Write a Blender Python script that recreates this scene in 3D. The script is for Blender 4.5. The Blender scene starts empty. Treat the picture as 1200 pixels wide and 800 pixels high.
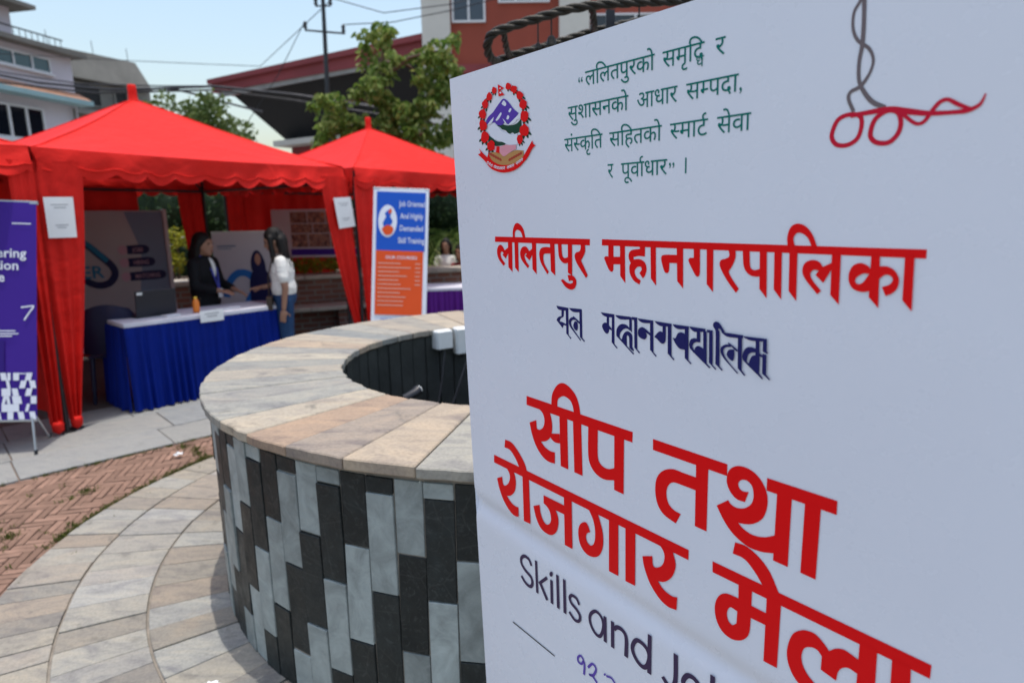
import bpy, bmesh, math, random
from mathutils import Vector, Matrix, geometry

# ------------------------------------------------------------------ camera, sky, sun, exposure
S = bpy.context.scene
COL = S.collection
R = math.radians
cam_data = bpy.data.cameras.new('camera')
cam_data.sensor_width = 36.0
cam_data.lens = 22.2
cam_data.clip_start = 0.05
cam_data.clip_end = 2000.0
cam_data.dof.use_dof = True
cam_data.dof.focus_distance = 1.22
cam_data.dof.aperture_fstop = 3.4
cam = bpy.data.objects.new('camera', cam_data)
COL.objects.link(cam)
cam.matrix_world = Matrix.Translation((0, 0, 1.6)) @ Matrix.Rotation(math.pi/2 - 0.195933, 4, 'X') @ Matrix.Rotation(-0.015784, 4, 'Z')
S.camera = cam

SUN_EL, SUN_AZ = 86.8, 12.0          # azimuth: degrees from +X (right) towards +Y (away)
world = bpy.data.worlds.new('World')
S.world = world
world.use_nodes = True
wn = world.node_tree.nodes
sky = wn.new('ShaderNodeTexSky')
sky.sky_type = 'NISHITA'
sky.sun_disc = False
sky.sun_elevation = R(SUN_EL)
sky.sun_rotation = R(90 - SUN_AZ)
sky.air_density = 1.6
sky.dust_density = 3.2
sky.ozone_density = 1.2
bg = wn['Background']
bg.inputs['Strength'].default_value = 0.15
world.node_tree.links.new(sky.outputs['Color'], bg.inputs['Color'])

sun_data = bpy.data.lights.new('sun', 'SUN')
sun_data.energy = 2.1
sun_data.angle = R(0.53)
sun_data.color = (1.0, 0.95, 0.87)
sun = bpy.data.objects.new('sun', sun_data)
COL.objects.link(sun)
sd = Vector((math.cos(R(SUN_EL))*math.cos(R(SUN_AZ)), math.cos(R(SUN_EL))*math.sin(R(SUN_AZ)), math.sin(R(SUN_EL))))
sun.rotation_euler = sd.to_track_quat('Z', 'Y').to_euler()
sun.location = (0, 0, 30)

S.view_settings.view_transform = 'Standard'
S.view_settings.look = 'None'
S.view_settings.exposure = 0.52
S.view_settings.gamma = 1.0
S.render.engine = 'CYCLES'
S.cycles.max_bounces = 8
S.cycles.transparent_max_bounces = 8
S.cycles.use_denoising = True

# ------------------------------------------------------------------ helpers
def tago(o, label=None, cat=None, group=None, kind=None):
    if label: o['label'] = label
    if cat: o['category'] = cat
    if group: o['group'] = group
    if kind: o['kind'] = kind
    return o

def thing(name, label, cat, loc=(0, 0, 0), rotz=0.0, group=None, rx=0.0, ry=0.0):
    o = bpy.data.objects.new(name, None)
    o.empty_display_size = 0.1
    COL.objects.link(o)
    o.location = loc
    o.rotation_euler = (rx, ry, rotz)
    return tago(o, label, cat, group)

def link(name, me, m, parent=None, loc=None, rot=None):
    o = bpy.data.objects.new(name, me)
    COL.objects.link(o)
    if parent is not None: o.parent = parent
    if loc is not None: o.location = loc
    if rot is not None: o.rotation_euler = rot
    if m is not None and not me.materials: me.materials.append(m)
    return o

class MB:
    """collects plain shapes for ONE mesh"""
    def __init__(s): s.v = []; s.f = []; s.sm = []
    def add(s, vs, fs, smooth=False):
        n = len(s.v); s.v += [tuple(p) for p in vs]
        for f in fs: s.f.append(tuple(i+n for i in f)); s.sm.append(smooth)
    def box(s, c, d, rz=0.0, mtx=None):
        x, y, z = (k/2 for k in d)
        vs = [Vector((sx*x, sy*y, sz*z)) for sx in (-1, 1) for sy in (-1, 1) for sz in (-1, 1)]
        if rz: vs = [Matrix.Rotation(rz, 3, 'Z') @ p for p in vs]
        if mtx: vs = [mtx @ p for p in vs]
        vs = [p + Vector(c) for p in vs]
        s.add(vs, [(0, 1, 3, 2), (4, 6, 7, 5), (0, 4, 5, 1), (2, 3, 7, 6), (0, 2, 6, 4), (1, 5, 7, 3)])
        return s
    def prism(s, pts, z0, z1):
        n = len(pts)
        vs = [(p[0], p[1], z0) for p in pts] + [(p[0], p[1], z1) for p in pts]
        s.add(vs, [tuple(reversed(range(n))), tuple(range(n, 2*n))] + [(i, (i+1) % n, n+(i+1) % n, n+i) for i in range(n)])
        return s
    def tube(s, path, r, n=8, cap=True, smooth=True):
        path = [Vector(p) for p in path]
        rs = r if isinstance(r, (list, tuple)) else [r]*len(path)
        prev = None; rings = []
        for i, p in enumerate(path):
            t = (path[min(i+1, len(path)-1)] - path[max(i-1, 0)])
            if t.length < 1e-9: t = Vector((0, 0, 1))
            t.normalize()
            if prev is None: a = t.orthogonal().normalized()
            else:
                a = prev - t*prev.dot(t)
                a = a.normalized() if a.length > 1e-6 else t.orthogonal().normalized()
            prev = a; b = t.cross(a)
            rings.append([p + (a*math.cos(2*math.pi*k/n) + b*math.sin(2*math.pi*k/n))*rs[i] for k in range(n)])
        vs = [q for ring in rings for q in ring]
        fs = [(i*n+k, i*n+(k+1) % n, (i+1)*n+(k+1) % n, (i+1)*n+k) for i in range(len(path)-1) for k in range(n)]
        s.add(vs, fs, smooth)
        if cap: s.add(rings[0], [tuple(reversed(range(n)))]); s.add(rings[-1], [tuple(range(n))])
        return s
    def lathe(s, prof, c=(0, 0, 0), n=16, smooth=True):
        vs = [(c[0]+r*math.cos(2*math.pi*k/n), c[1]+r*math.sin(2*math.pi*k/n), c[2]+z) for r, z in prof for k in range(n)]
        s.add(vs, [(i*n+k, i*n+(k+1) % n, (i+1)*n+(k+1) % n, (i+1)*n+k) for i in range(len(prof)-1) for k in range(n)], smooth)
        return s
    def ell(s, c, r, n=12, m=8, mtx=None):
        vs = []; fs = []
        for i in range(m+1):
            a = math.pi*i/m
            for k in range(n):
                p = Vector((r[0]*math.sin(a)*math.cos(2*math.pi*k/n), r[1]*math.sin(a)*math.sin(2*math.pi*k/n), r[2]*math.cos(a)))
                if mtx: p = mtx @ p
                vs.append(p + Vector(c))
        for i in range(m):
            for k in range(n): fs.append((i*n+k, (i+1)*n+k, (i+1)*n+(k+1) % n, i*n+(k+1) % n))
        s.add(vs, fs, True); return s
    def grid(s, fn, nu, nv, smooth=True, flip=False):
        vs = [fn(i/nu, j/nv) for j in range(nv+1) for i in range(nu+1)]
        w = nu+1
        fs = [(j*w+i, j*w+i+1, (j+1)*w+i+1, (j+1)*w+i) for j in range(nv) for i in range(nu)]
        if flip: fs = [tuple(reversed(f)) for f in fs]
        s.add(vs, fs, smooth); return s
    def quad(s, a, b, c, d): s.add([a, b, c, d], [(0, 1, 2, 3)]); return s
    def mesh(s, name, bevel=0.0):
        me = bpy.data.meshes.new(name)
        me.from_pydata(s.v, [], s.f)
        me.polygons.foreach_set('use_smooth', s.sm)
        if bevel:
            bm = bmesh.new(); bm.from_mesh(me)
            bmesh.ops.remove_doubles(bm, verts=bm.verts, dist=1e-5)
            bmesh.ops.bevel(bm, geom=list(bm.edges), offset=bevel, segments=1, affect='EDGES', clamp_overlap=True)
            bm.to_mesh(me); bm.free()
        me.update(); return me
    def build(s, name, m, parent=None, bevel=0.0, **k): return link(name, s.mesh(name, bevel), m, parent, **k)

def copy_tree(o, parent=None):
    c = o.copy(); COL.objects.link(c); c.parent = parent
    for ch in o.children: copy_tree(ch, c)
    return c

DG = bpy.context.evaluated_depsgraph_get
def fused(name, mb, voxel, smooth=6):
    """one continuous skin over the overlapping volumes collected in mb"""
    o = bpy.data.objects.new('tmp', mb.mesh('tmp')); COL.objects.link(o)
    r = o.modifiers.new('r', 'REMESH'); r.mode = 'VOXEL'; r.voxel_size = voxel; r.use_smooth_shade = True
    q = o.modifiers.new('s', 'SMOOTH'); q.iterations = smooth; q.factor = 0.5
    bpy.context.view_layer.update()
    me = bpy.data.meshes.new_from_object(o.evaluated_get(DG()))
    me.name = name; me.materials.clear()
    bpy.data.objects.remove(o)
    return me

# ------------------------------------------------------------------ materials
def nodes_of(name):
    m = bpy.data.materials.new(name); m.use_nodes = True
    nt = m.node_tree
    return m, nt, nt.nodes['Principled BSDF']

def coords(nt, rnd=True):
    tc = nt.nodes.new('ShaderNodeTexCoord')
    if not rnd: return tc.outputs['Object']
    oi = nt.nodes.new('ShaderNodeObjectInfo')
    mul = nt.nodes.new('ShaderNodeMath'); mul.operation = 'MULTIPLY'; mul.inputs[1].default_value = 37.0
    nt.links.new(oi.outputs['Random'], mul.inputs[0])
    add = nt.nodes.new('ShaderNodeVectorMath'); add.operation = 'ADD'
    nt.links.new(tc.outputs['Object'], add.inputs[0]); nt.links.new(mul.outputs[0], add.inputs[1])
    return add.outputs[0]

def noise(nt, vec, scale, detail=4.0, rough=0.6, dist=0.0):
    n = nt.nodes.new('ShaderNodeTexNoise')
    n.inputs['Scale'].default_value = scale; n.inputs['Detail'].default_value = detail
    n.inputs['Roughness'].default_value = rough; n.inputs['Distortion'].default_value = dist
    nt.links.new(vec, n.inputs['Vector']); return n.outputs['Fac']

def ramp(nt, fac, stops, interp='LINEAR'):
    r = nt.nodes.new('ShaderNodeValToRGB'); cr = r.color_ramp; cr.interpolation = interp
    while len(cr.elements) < len(stops): cr.elements.new(0.5)
    for e, (p, c) in zip(cr.elements, stops):
        e.position = p; e.color = (c[0], c[1], c[2], 1) if isinstance(c, (tuple, list)) else (c, c, c, 1)
    nt.links.new(fac, r.inputs[0]); return r.outputs[0]

def mixc(nt, fac, a, b, mode='MIX'):
    m = nt.nodes.new('ShaderNodeMix'); m.data_type = 'RGBA'; m.blend_type = mode
    for sock, val in ((m.inputs['Factor'], fac), (m.inputs['A'], a), (m.inputs['B'], b)):
        if hasattr(val, 'is_linked'): nt.links.new(val, sock)
        else: sock.default_value = val if not isinstance(val, tuple) else (*val[:3], 1)
    return m.outputs['Result']

def bump(nt, b, h, strength, dist=0.01):
    n = nt.nodes.new('ShaderNodeBump'); n.inputs['Strength'].default_value = strength; n.inputs['Distance'].default_value = dist
    nt.links.new(h, n.inputs['Height']); nt.links.new(n.outputs[0], b.inputs['Normal'])

def mat(name, col, rough=0.6, var=0.12, scale=6.0, bmp=0.0, spec=0.5, rnd=0.0, metal=0.0, fine=0.0):
    m, nt, b = nodes_of(name)
    v = coords(nt)
    f = noise(nt, v, scale, 5.0)
    c = mixc(nt, 1.0, ramp(nt, f, [(0.25, 1-var), (0.75, 1+var)]), col, 'MULTIPLY')
    if rnd:
        oi = nt.nodes.new('ShaderNodeObjectInfo')
        c = mixc(nt, 1.0, c, ramp(nt, oi.outputs['Random'], [(0, 1-rnd), (1, 1+rnd)]), 'MULTIPLY')
    nt.links.new(c, b.inputs['Base Color'])
    b.inputs['Roughness'].default_value = rough; b.inputs['Specular IOR Level'].default_value = spec; b.inputs['Metallic'].default_value = metal
    if bmp: bump(nt, b, noise(nt, v, scale*(fine or 6.0), 4.0), bmp)
    return m

def cloth(name, col, trans=0.35, rough=0.6, wrinkle=0.25, sheen=0.0, spec=0.15):
    m, nt, b = nodes_of(name)
    v = coords(nt, False)
    f = noise(nt, v, 2.2, 6.0, 0.65)
    c = mixc(nt, 1.0, ramp(nt, f, [(0.3, 0.84), (0.7, 1.1)]), col, 'MULTIPLY')
    nt.links.new(c, b.inputs['Base Color']); b.inputs['Roughness'].default_value = rough
    b.inputs['Specular IOR Level'].default_value = spec
    if sheen: b.inputs['Sheen Weight'].default_value = sheen
    w = noise(nt, v, 7.0, 3.0, 0.5, 0.6)
    bump(nt, b, w, wrinkle, 0.03)
    if trans:
        t = nt.nodes.new('ShaderNodeBsdfTranslucent'); nt.links.new(c, t.inputs['Color'])
        mx = nt.nodes.new('ShaderNodeMixShader'); mx.inputs[0].default_value = trans
        out = nt.nodes['Material Output']
        nt.links.new(b.outputs[0], mx.inputs[1]); nt.links.new(t.outputs[0], mx.inputs[2]); nt.links.new(mx.outputs[0], out.inputs['Surface'])
    return m

def stone(name, stops, rough=0.75, streak=0.25, stain=0.35, bmp=0.25, scale=5.0):
    """split sandstone: each piece draws its own tint, with cloudy bands, specks and stains"""
    m, nt, b = nodes_of(name)
    v = coords(nt)
    oi = nt.nodes.new('ShaderNodeObjectInfo')
    base = ramp(nt, oi.outputs['Random'], stops)
    mp = nt.nodes.new('ShaderNodeMapping'); mp.inputs['Scale'].default_value = (1.0, 2.6, 1.0); nt.links.new(v, mp.inputs['Vector'])
    f1 = noise(nt, mp.outputs[0], scale, 6.0, 0.62, 1.2)
    c = mixc(nt, 1.0, base, ramp(nt, f1, [(0.28, (1-streak, 1-streak, 1-streak*0.8)), (0.5, 1.0), (0.72, (1+streak*0.6, 1+streak*0.45, 1+streak*0.25))]), 'MULTIPLY')
    rust = ramp(nt, noise(nt, v, 3.2, 5.0, 0.6, 0.8), [(0.58, 0.0), (0.74, 0.35)])
    c = mixc(nt, rust, c, (0.33, 0.26, 0.19))
    st = ramp(nt, noise(nt, v, 7.5, 5.0, 0.65, 0.5), [(0.60, 0.0), (0.74, stain)])
    c = mixc(nt, st, c, (0.10, 0.095, 0.085))
    sp = ramp(nt, noise(nt, v, 90.0, 2.0), [(0.3, 0.86), (0.6, 1.05)])
    c = mixc(nt, 1.0, c, sp, 'MULTIPLY')
    nt.links.new(c, b.inputs['Base Color']); b.inputs['Roughness'].default_value = rough
    b.inputs['Specular IOR Level'].default_value = 0.35
    bump(nt, b, noise(nt, v, 28.0, 6.0, 0.65), bmp, 0.006)
    return m

def slate(name, col, rough, smear):
    m, nt, b = nodes_of(name)
    v = coords(nt)
    oi = nt.nodes.new('ShaderNodeObjectInfo')
    c = mixc(nt, 1.0, col, ramp(nt, oi.outputs['Random'], [(0, 0.78), (1, 1.2)]), 'MULTIPLY')
    c = mixc(nt, 1.0, c, ramp(nt, noise(nt, v, 9.0, 6.0, 0.65, 0.8), [(0.28, 0.62), (0.72, 1.28)]), 'MULTIPLY')
    sm = ramp(nt, noise(nt, v, 20.0, 6.0, 0.75, 2.5), [(0.54, 0.0), (0.72, smear)])
    c = mixc(nt, sm, c, (0.36, 0.38, 0.37))
    sc = nt.nodes.new('ShaderNodeTexVoronoi'); sc.feature = 'DISTANCE_TO_EDGE'; sc.inputs['Scale'].default_value = 6.0; nt.links.new(v, sc.inputs['Vector'])
    cr = ramp(nt, sc.outputs['Distance'], [(0.0, 0.07), (0.02, 0.0)])
    c = mixc(nt, cr, c, (0.20, 0.20, 0.185))
    dk = ramp(nt, noise(nt, v, 6.0, 4.0, 0.6, 1.0), [(0.6, 0.0), (0.78, 0.3)])
    c = mixc(nt, dk, c, (0.05, 0.054, 0.052))
    nt.links.new(c, b.inputs['Base Color'])
    nt.links.new(ramp(nt, noise(nt, v, 12.0, 4.0), [(0.3, rough-0.1), (0.7, rough+0.15)]), b.inputs['Roughness'])
    b.inputs['Specular IOR Level'].default_value = 0.25
    bump(nt, b, noise(nt, v, 22.0, 6.0, 0.6, 0.6), 0.45, 0.005)
    return m

def brickwall(name, c1, c2, mortar, scale=1.0, rough=0.85):
    m, nt, b = nodes_of(name)
    tc = nt.nodes.new('ShaderNodeTexCoord')
    mp = nt.nodes.new('ShaderNodeMapping'); mp.inputs['Rotation'].default_value = (R(90), 0, 0); nt.links.new(tc.outputs['Object'], mp.inputs['Vector'])
    k = nt.nodes.new('ShaderNodeTexBrick'); nt.links.new(mp.outputs[0], k.inputs['Vector'])
    k.inputs['Color1'].default_value = (*c1, 1); k.inputs['Color2'].default_value = (*c2, 1); k.inputs['Mortar'].default_value = (*mortar, 1)
    k.inputs['Scale'].default_value = scale; k.inputs['Mortar Size'].default_value = 0.012; k.inputs['Brick Width'].default_value = 0.23; k.inputs['Row Height'].default_value = 0.075
    f = noise(nt, tc.outputs['Object'], 2.0, 5.0)
    c = mixc(nt, 1.0, k.outputs['Color'], ramp(nt, f, [(0.3, 0.75), (0.7, 1.15)]), 'MULTIPLY')
    nt.links.new(c, b.inputs['Base Color']); b.inputs['Roughness'].default_value = rough
    bump(nt, b, k.outputs['Fac'], -0.4, 0.01)
    return m

def leafmat(name, stops, trans=0.35):
    m, nt, b = nodes_of(name)
    g = nt.nodes.new('ShaderNodeNewGeometry')
    c = ramp(nt, g.outputs['Random Per Island'], stops)
    nt.links.new(c, b.inputs['Base Color']); b.inputs['Roughness'].default_value = 0.5; b.inputs['Specular IOR Level'].default_value = 0.22
    t = nt.nodes.new('ShaderNodeBsdfTranslucent'); nt.links.new(c, t.inputs['Color'])
    mx = nt.nodes.new('ShaderNodeMixShader'); mx.inputs[0].default_value = trans
    nt.links.new(b.outputs[0], mx.inputs[1]); nt.links.new(t.outputs[0], mx.inputs[2])
    nt.links.new(mx.outputs[0], nt.nodes['Material Output'].inputs['Surface'])
    return m

def glass(name, col, rough=0.08):
    m, nt, b = nodes_of(name)
    b.inputs['Base Color'].default_value = (*col, 1); b.inputs['Roughness'].default_value = rough; b.inputs['Specular IOR Level'].default_value = 0.7
    return m

M = {}
M['sand'] = stone('paving_sandstone', [(0, (0.208, 0.205, 0.188)), (.2, (0.255, 0.218, 0.178)), (.4, (0.282, 0.282, 0.262)), (.6, (0.276, 0.252, 0.208)), (.8, (0.188, 0.175, 0.158)), (.9, (0.329, 0.329, 0.309)), (1, (0.228, 0.198, 0.175))], stain=.6, streak=.34)
M['coping'] = stone('coping_sandstone', [(0, (0.259, 0.256, 0.231)), (.2, (0.310, 0.276, 0.226)), (.42, (0.209, 0.218, 0.209)), (.55, (0.352, 0.226, 0.139)), (.66, (0.352, 0.326, 0.268)), (.85, (0.251, 0.247, 0.226)), (1, (0.318, 0.276, 0.222))], stain=.65, scale=4.0, streak=.38)
M['flag'] = stone('grey_flagstone', [(0, (0.212, 0.221, 0.217)), (.5, (0.264, 0.264, 0.251)), (1, (0.238, 0.251, 0.255))], streak=.18, stain=.25)
M['mortar'] = mat('mortar', (.22, .195, .165), .9, .25, 20, .3)
M['joint'] = mat('joint_earth', (.165, .12, .095), .95, .3, 14, .3)
M['concrete'] = mat('concrete', (.27, .26, .245), .9, .3, 1.2, .3)
M['ground'] = mat('plaza_ground', (.25, .24, .225), .9, .2, .6, .2)
M['light_tile'] = slate('light_slate', (.29, .33, .325), .45, .4)
M['dark_tile'] = slate('dark_slate', (.018, .023, .0235), .45, .10)
M['basin'] = mat('wet_basin', (.035, .038, .036), .45, .4, 5, .4)
M['paver'] = mat('clay_paver', (.225, .14, .105), .9, .3, 8, .35, rnd=.16, spec=.2)
M['paver_field'] = M['paver']
M['tent'] = cloth('red_tent_fabric', (.66, .020, .015), .04, .6, .4, spec=.10)
M['steel_dark'] = mat('dark_steel', (.035, .035, .04), .4, .2, 10, metal=.6)
M['steel'] = mat('grey_steel', (.45, .46, .48), .35, .1, 10, metal=.9)
M['white_plastic'] = mat('white_plastic', (.72, .73, .72), .4, .05, 4)
def flexmat(name, col, rough, spec):
    m, nt, b = nodes_of(name); v = coords(nt, False)
    c = mixc(nt, 1.0, ramp(nt, noise(nt, v, 1.3, 4.0), [(0.3, 0.97), (0.7, 1.02)]), col, 'MULTIPLY')
    sm = ramp(nt, noise(nt, v, 5.0, 6.0, 0.7, 1.5), [(0.64, 0.0), (0.85, 0.05)])
    c = mixc(nt, sm, c, (0.42, 0.40, 0.37))
    nt.links.new(c, b.inputs['Base Color'])
    nt.links.new(ramp(nt, noise(nt, v, 9.0, 5.0), [(0.3, rough-0.06), (0.7, rough+0.1)]), b.inputs['Roughness'])
    b.inputs['Specular IOR Level'].default_value = spec
    bump(nt, b, noise(nt, v, 2.2, 2.0, 0.4, 0.6), 0.22, 0.02)
    return m
M['flex'] = flexmat('white_flex', (.735, .775, .87), .26, .5)
M['wood'] = mat('raw_wood', (.36, .25, .15), .7, .2, 8)
M['paper'] = mat('paper', (.78, .79, .80), .8, .04, 9)
M['ink_grey'] = mat('grey_ink', (.35, .36, .38), .7, .1)
def ink(name, c, rough=.36): return flexmat(name+'_ink', c, rough, .10)
INK = dict(red=ink('red', (.78, .006, .008)), red2=ink('crimson', (.58, .012, .04)), navy=ink('navy', (.018, .020, .12)), plum=ink('plum', (.055, .035, .085)),
           ink=ink('black', (.03, .03, .035)), violet=ink('violet', (.12, .07, .42)), greyink=ink('warm_grey', (.17, .14, .15)), green=ink('green', (.0, .16, .135)),
           leafink=ink('leaf', (.01, .06, .035)), blueink=ink('blue', (.10, .05, .40)), whiteink=ink('white', (.735, .775, .87)), tanink=ink('tan', (.50, .27, .10)),
           brickink=ink('brick', (.40, .06, .035)), pinkink=ink('pink', (.75, .33, .40)))
# ------------------------------------------------------------------ the ground
rng = random.Random(11)
CX, CY = 0.0951, 3.1444

def interp(x, xs, ys):
    if x <= xs[0]: return ys[0]
    for i in range(len(xs)-1):
        if x <= xs[i+1]: return ys[i] + (ys[i+1]-ys[i])*(x-xs[i])/(xs[i+1]-xs[i])
    return ys[-1]
def pol(r, deg): return (CX + r*math.cos(R(deg)), CY + r*math.sin(R(deg)))

g = MB(); g.quad((-400, -400, -.045), (400, -400, -.045), (400, 400, -.045), (-400, 400, -.045))
tago(g.build('ground', M['ground']), kind='structure')

# rings of sandstone slabs laid round the fountain
RC = lambda d: interp(d, [168, 178, 201, 220], [1.85, 1.85, 1.812, 1.79])
RB = lambda d: interp(d, [166, 176, 189, 201, 214], [2.18, 2.178, 2.158, 2.127, 2.118])
RA = lambda d: interp(d, [156, 169, 179, 195], [2.40, 2.425, 2.445, 2.45])
RI = lambda d: 1.478
bed = MB()
n = 96
bed.prism([pol(RA(360*k/n)-.004, 360*k/n) for k in range(n)], -.040, -.010)
paving = tago(bed.build('stone_paving', M['mortar']), kind='structure')
for ring, (f0, f1, step) in enumerate(((RI, RC, 5.4), (RC, RB, 4.2), (RB, RA, 3.5))):
    d = rng.uniform(0, 4)
    end = d + 360
    while d < end - 1.0:
        w = step*rng.uniform(.78, 1.22)
        if d + w > end - step*.5: w = end - d
        gp = .004
        k = 4
        def edge(fn, s, off):
            out = []
            for i in range(k+1):
                a = d + w*i/k; r = fn(a % 360) + s
                ga = math.degrees(gp/2/r)
                a = d + ga + (w-2*ga)*i/k
                out.append(pol(r, a))
            return out
        i0 = edge(f0, .005, 0); o0 = edge(f1, -.005, 0)
        z = rng.uniform(-.003, .003)
        sk = MB(); sk.prism(o0 + i0[::-1], -.03, z)
        sk.build('paving_slab', M['sand'], paving, bevel=.0025)
        d += w

# brick paving, herringbone, between the rings and the grey flagstones
DP, DD = Vector((-2.34, 4.562)), Vector((.724, .690)).normalized()     # straight edge of the flagstones
DN = Vector((-DD.y, DD.x))
bb = MB(); bb.box((-4.2, 2.6, -.035), (6.4, 7.6, .016))
brick_paving = tago(bb.build('brick_paving', M['joint']), kind='structure')
BW, BLn, nB = .043, .172, 4
bm_ = MB(); bm_.box((0, 0, -.02), (BLn-.006, BW-.006, .03)); brick_me = bm_.mesh('brick', .003); brick_me.materials.append(M['paver'])
spots = []
ang = R(12)
ca, sa = math.cos(ang), math.sin(ang)
for k in range(-95, 95):
    for j in range(-22, 22):
        for vert in (0, 1):
            x0 = k*BW + j*2*nB*BW; y0 = k*BW
            if vert: cx, cy, rz = x0+BLn+BW/2, y0-BLn+BW+BLn/2, math.pi/2
            else: cx, cy, rz = x0+BLn/2, y0+BW/2, 0
            X, Y = -2.9+cx*ca-cy*sa, 3.3+cx*sa+cy*ca
            rr = math.hypot(X-CX, Y-CY); th = math.degrees(math.atan2(Y-CY, X-CX)) % 360
            s = (Vector((X, Y))-DP).dot(DN)
            if rr > RA(th)-.10 and s < .12 and -4.6 < X < -1.2 and 1.2 < Y < 5.9:
                vis = -3.5 < X and 2.35 < Y and (Y > 2.5)
                spots.append(((0 if vis else 10)+math.hypot(X, Y), X, Y, rz+ang))
spots.sort()
brest = MB()
for i, (dd, X, Y, rz) in enumerate(spots):
    z = rng.uniform(-.010, -.004); tilt = (rng.gauss(0, .012), rng.gauss(0, .012), rz + rng.gauss(0, .012))
    if i < 300:
        link('brick', brick_me, None, brick_paving, (X, Y, z), tilt)
    else:
        brest.box((X, Y, z-.02), (BLn-.006, BW-.006, .03), rz)
tago(brest.build('brick_field', M['paver'], brick_paving), kind='stuff')

# grey flagstones beyond the bricks and under the tents
fb = MB()
def DPT(s, t): p = DP + DD*s + DN*t; return (p.x, p.y)
fb.prism([DPT(-12, .006), DPT(14, .006), DPT(14, 9), DPT(-12, 9)], -.038, -.008)
flags = tago(fb.build('flagstone_paving', M['joint']), kind='structure')
t = 0.0; row = 0
while t < .95:
    h = rng.uniform(.44, .52)
    s = -5.0 + rng.uniform(0, .5)
    while s < 6.5:
        w = rng.uniform(.55, 1.05)
        q = [DPT(s+.004, t+.004), DPT(s+w-.004, t+.004), DPT(s+w-.004, t+h-.004), DPT(s+.004, t+h-.004)]
        c = (sum(p[0] for p in q)/4, sum(p[1] for p in q)/4)
        if math.hypot(c[0]-CX, c[1]-CY) > 2.75 or c[1] > CY+1.6:
            fz = MB(); fz.prism(q, -.03, rng.uniform(0, .006)); fz.build('flagstone', M['flag'], flags, bevel=.003)
        s += w
    t += h

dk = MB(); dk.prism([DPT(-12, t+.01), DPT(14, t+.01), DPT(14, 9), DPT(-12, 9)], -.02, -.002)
tago(dk.build('tent_floor_paving', brickwall('shade_toned_floor_brick', (.115, .062, .048), (.085, .05, .042), (.10, .085, .075), 1.0)), kind='structure')  # brick floor, its dark tone also painting in the shade under the tents
# grass and weeds in the joints
def tuft(mb, x, y, nb, hgt, spread):
    for _ in range(nb):
        a = rng.uniform(0, 2*math.pi); r = abs(rng.gauss(0, spread)); px, py = x+r*math.cos(a), y+r*math.sin(a)
        h = hgt*rng.uniform(.5, 1.3); b = rng.uniform(0, 2*math.pi); w = .0025; lx, ly = math.cos(b)*h*.7, math.sin(b)*h*.7
        ox, oy = -math.sin(b)*w, math.cos(b)*w
        mb.add([(px-ox, py-oy, -.012), (px+ox, py+oy, -.012), (px+lx*.5+ox*.7, py+ly*.5+oy*.7, h*.6-.01), (px+lx, py+ly, h-.012), (px+lx*.5-ox*.7, py+ly*.5-oy*.7, h*.6-.01)], [(0, 1, 2, 3, 4)])
gr = MB()
for _ in range(260):
    s = rng.uniform(-2.0, 1.2); x, y = DPT(s, rng.gauss(0, .012)); tuft(gr, x, y, 6, .016, .012)
for _ in range(260):
    d = rng.uniform(150, 185); x, y = pol(RA(d)+abs(rng.gauss(.008, .02)), d); tuft(gr, x, y, 6, .018, .014)
for _ in range(45):
    i = rng.randrange(min(len(spots), 220)); tuft(gr, spots[i][1]+.08, spots[i][2]+.03, 10, .016, .02)
for x, y in ((-2.28, 4.30), (-2.40, 4.36), (-2.22, 4.22), (-2.15, 4.12), (-2.62, 3.62), (-2.66, 3.05)): tuft(gr, x, y, 70, .022, .035)
tago(gr.build('grass', leafmat('weed', [(0, (.05, .075, .015)), (1, (.14, .15, .035))], .2)), 'short green weeds growing in the paving joints', 'grass', kind='stuff')

# ------------------------------------------------------------------ the round fountain
ZT = .915
fountain = thing('fountain', 'round stone fountain basin with sandstone coping and grey and black tiled wall', 'fountain', (CX, CY, 0))
RO, RIN, RW = 1.522, .930, 1.4925
def ring_mesh(r0, r1, z0, z1, n=128):
    m = MB(); vs = []
    for r, z in ((r1, z0), (r1, z1), (r0, z1), (r0, z0)):
        vs += [(r*math.cos(2*math.pi*k/n), r*math.sin(2*math.pi*k/n), z) for k in range(n)]
    m.add(vs, [(a*n+k, a*n+(k+1) % n, ((a+1) % 4)*n+(k+1) % n, ((a+1) % 4)*n+k) for a in range(4) for k in range(n)], False)
    return m
ring_mesh(RIN+.035, RW-.0075, -.02, ZT-.043).build('core_wall', M['mortar'], fountain)
# inner lining in dark strips
nst = 60
for k in range(nst):
    a0, a1 = 2*math.pi*(k+.04)/nst, 2*math.pi*(k+.96)/nst
    m = MB(); r0, r1 = RIN+.012+rng.uniform(0, .006), RIN+.034
    m.prism([(r0*math.cos(a0), r0*math.sin(a0)), (r0*math.cos(a1), r0*math.sin(a1)), (r1*math.cos(a1), r1*math.sin(a1)), (r1*math.cos(a0), r1*math.sin(a0))], .05, ZT-.044)
    m.build('lining_tile', M['basin'], fountain)
m = MB(); m.prism([((RIN+.03)*math.cos(2*math.pi*k/64), (RIN+.03)*math.sin(2*math.pi*k/64)) for k in range(64)], -.01, .05)
m.build('basin_floor', M['basin'], fountain)
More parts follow.
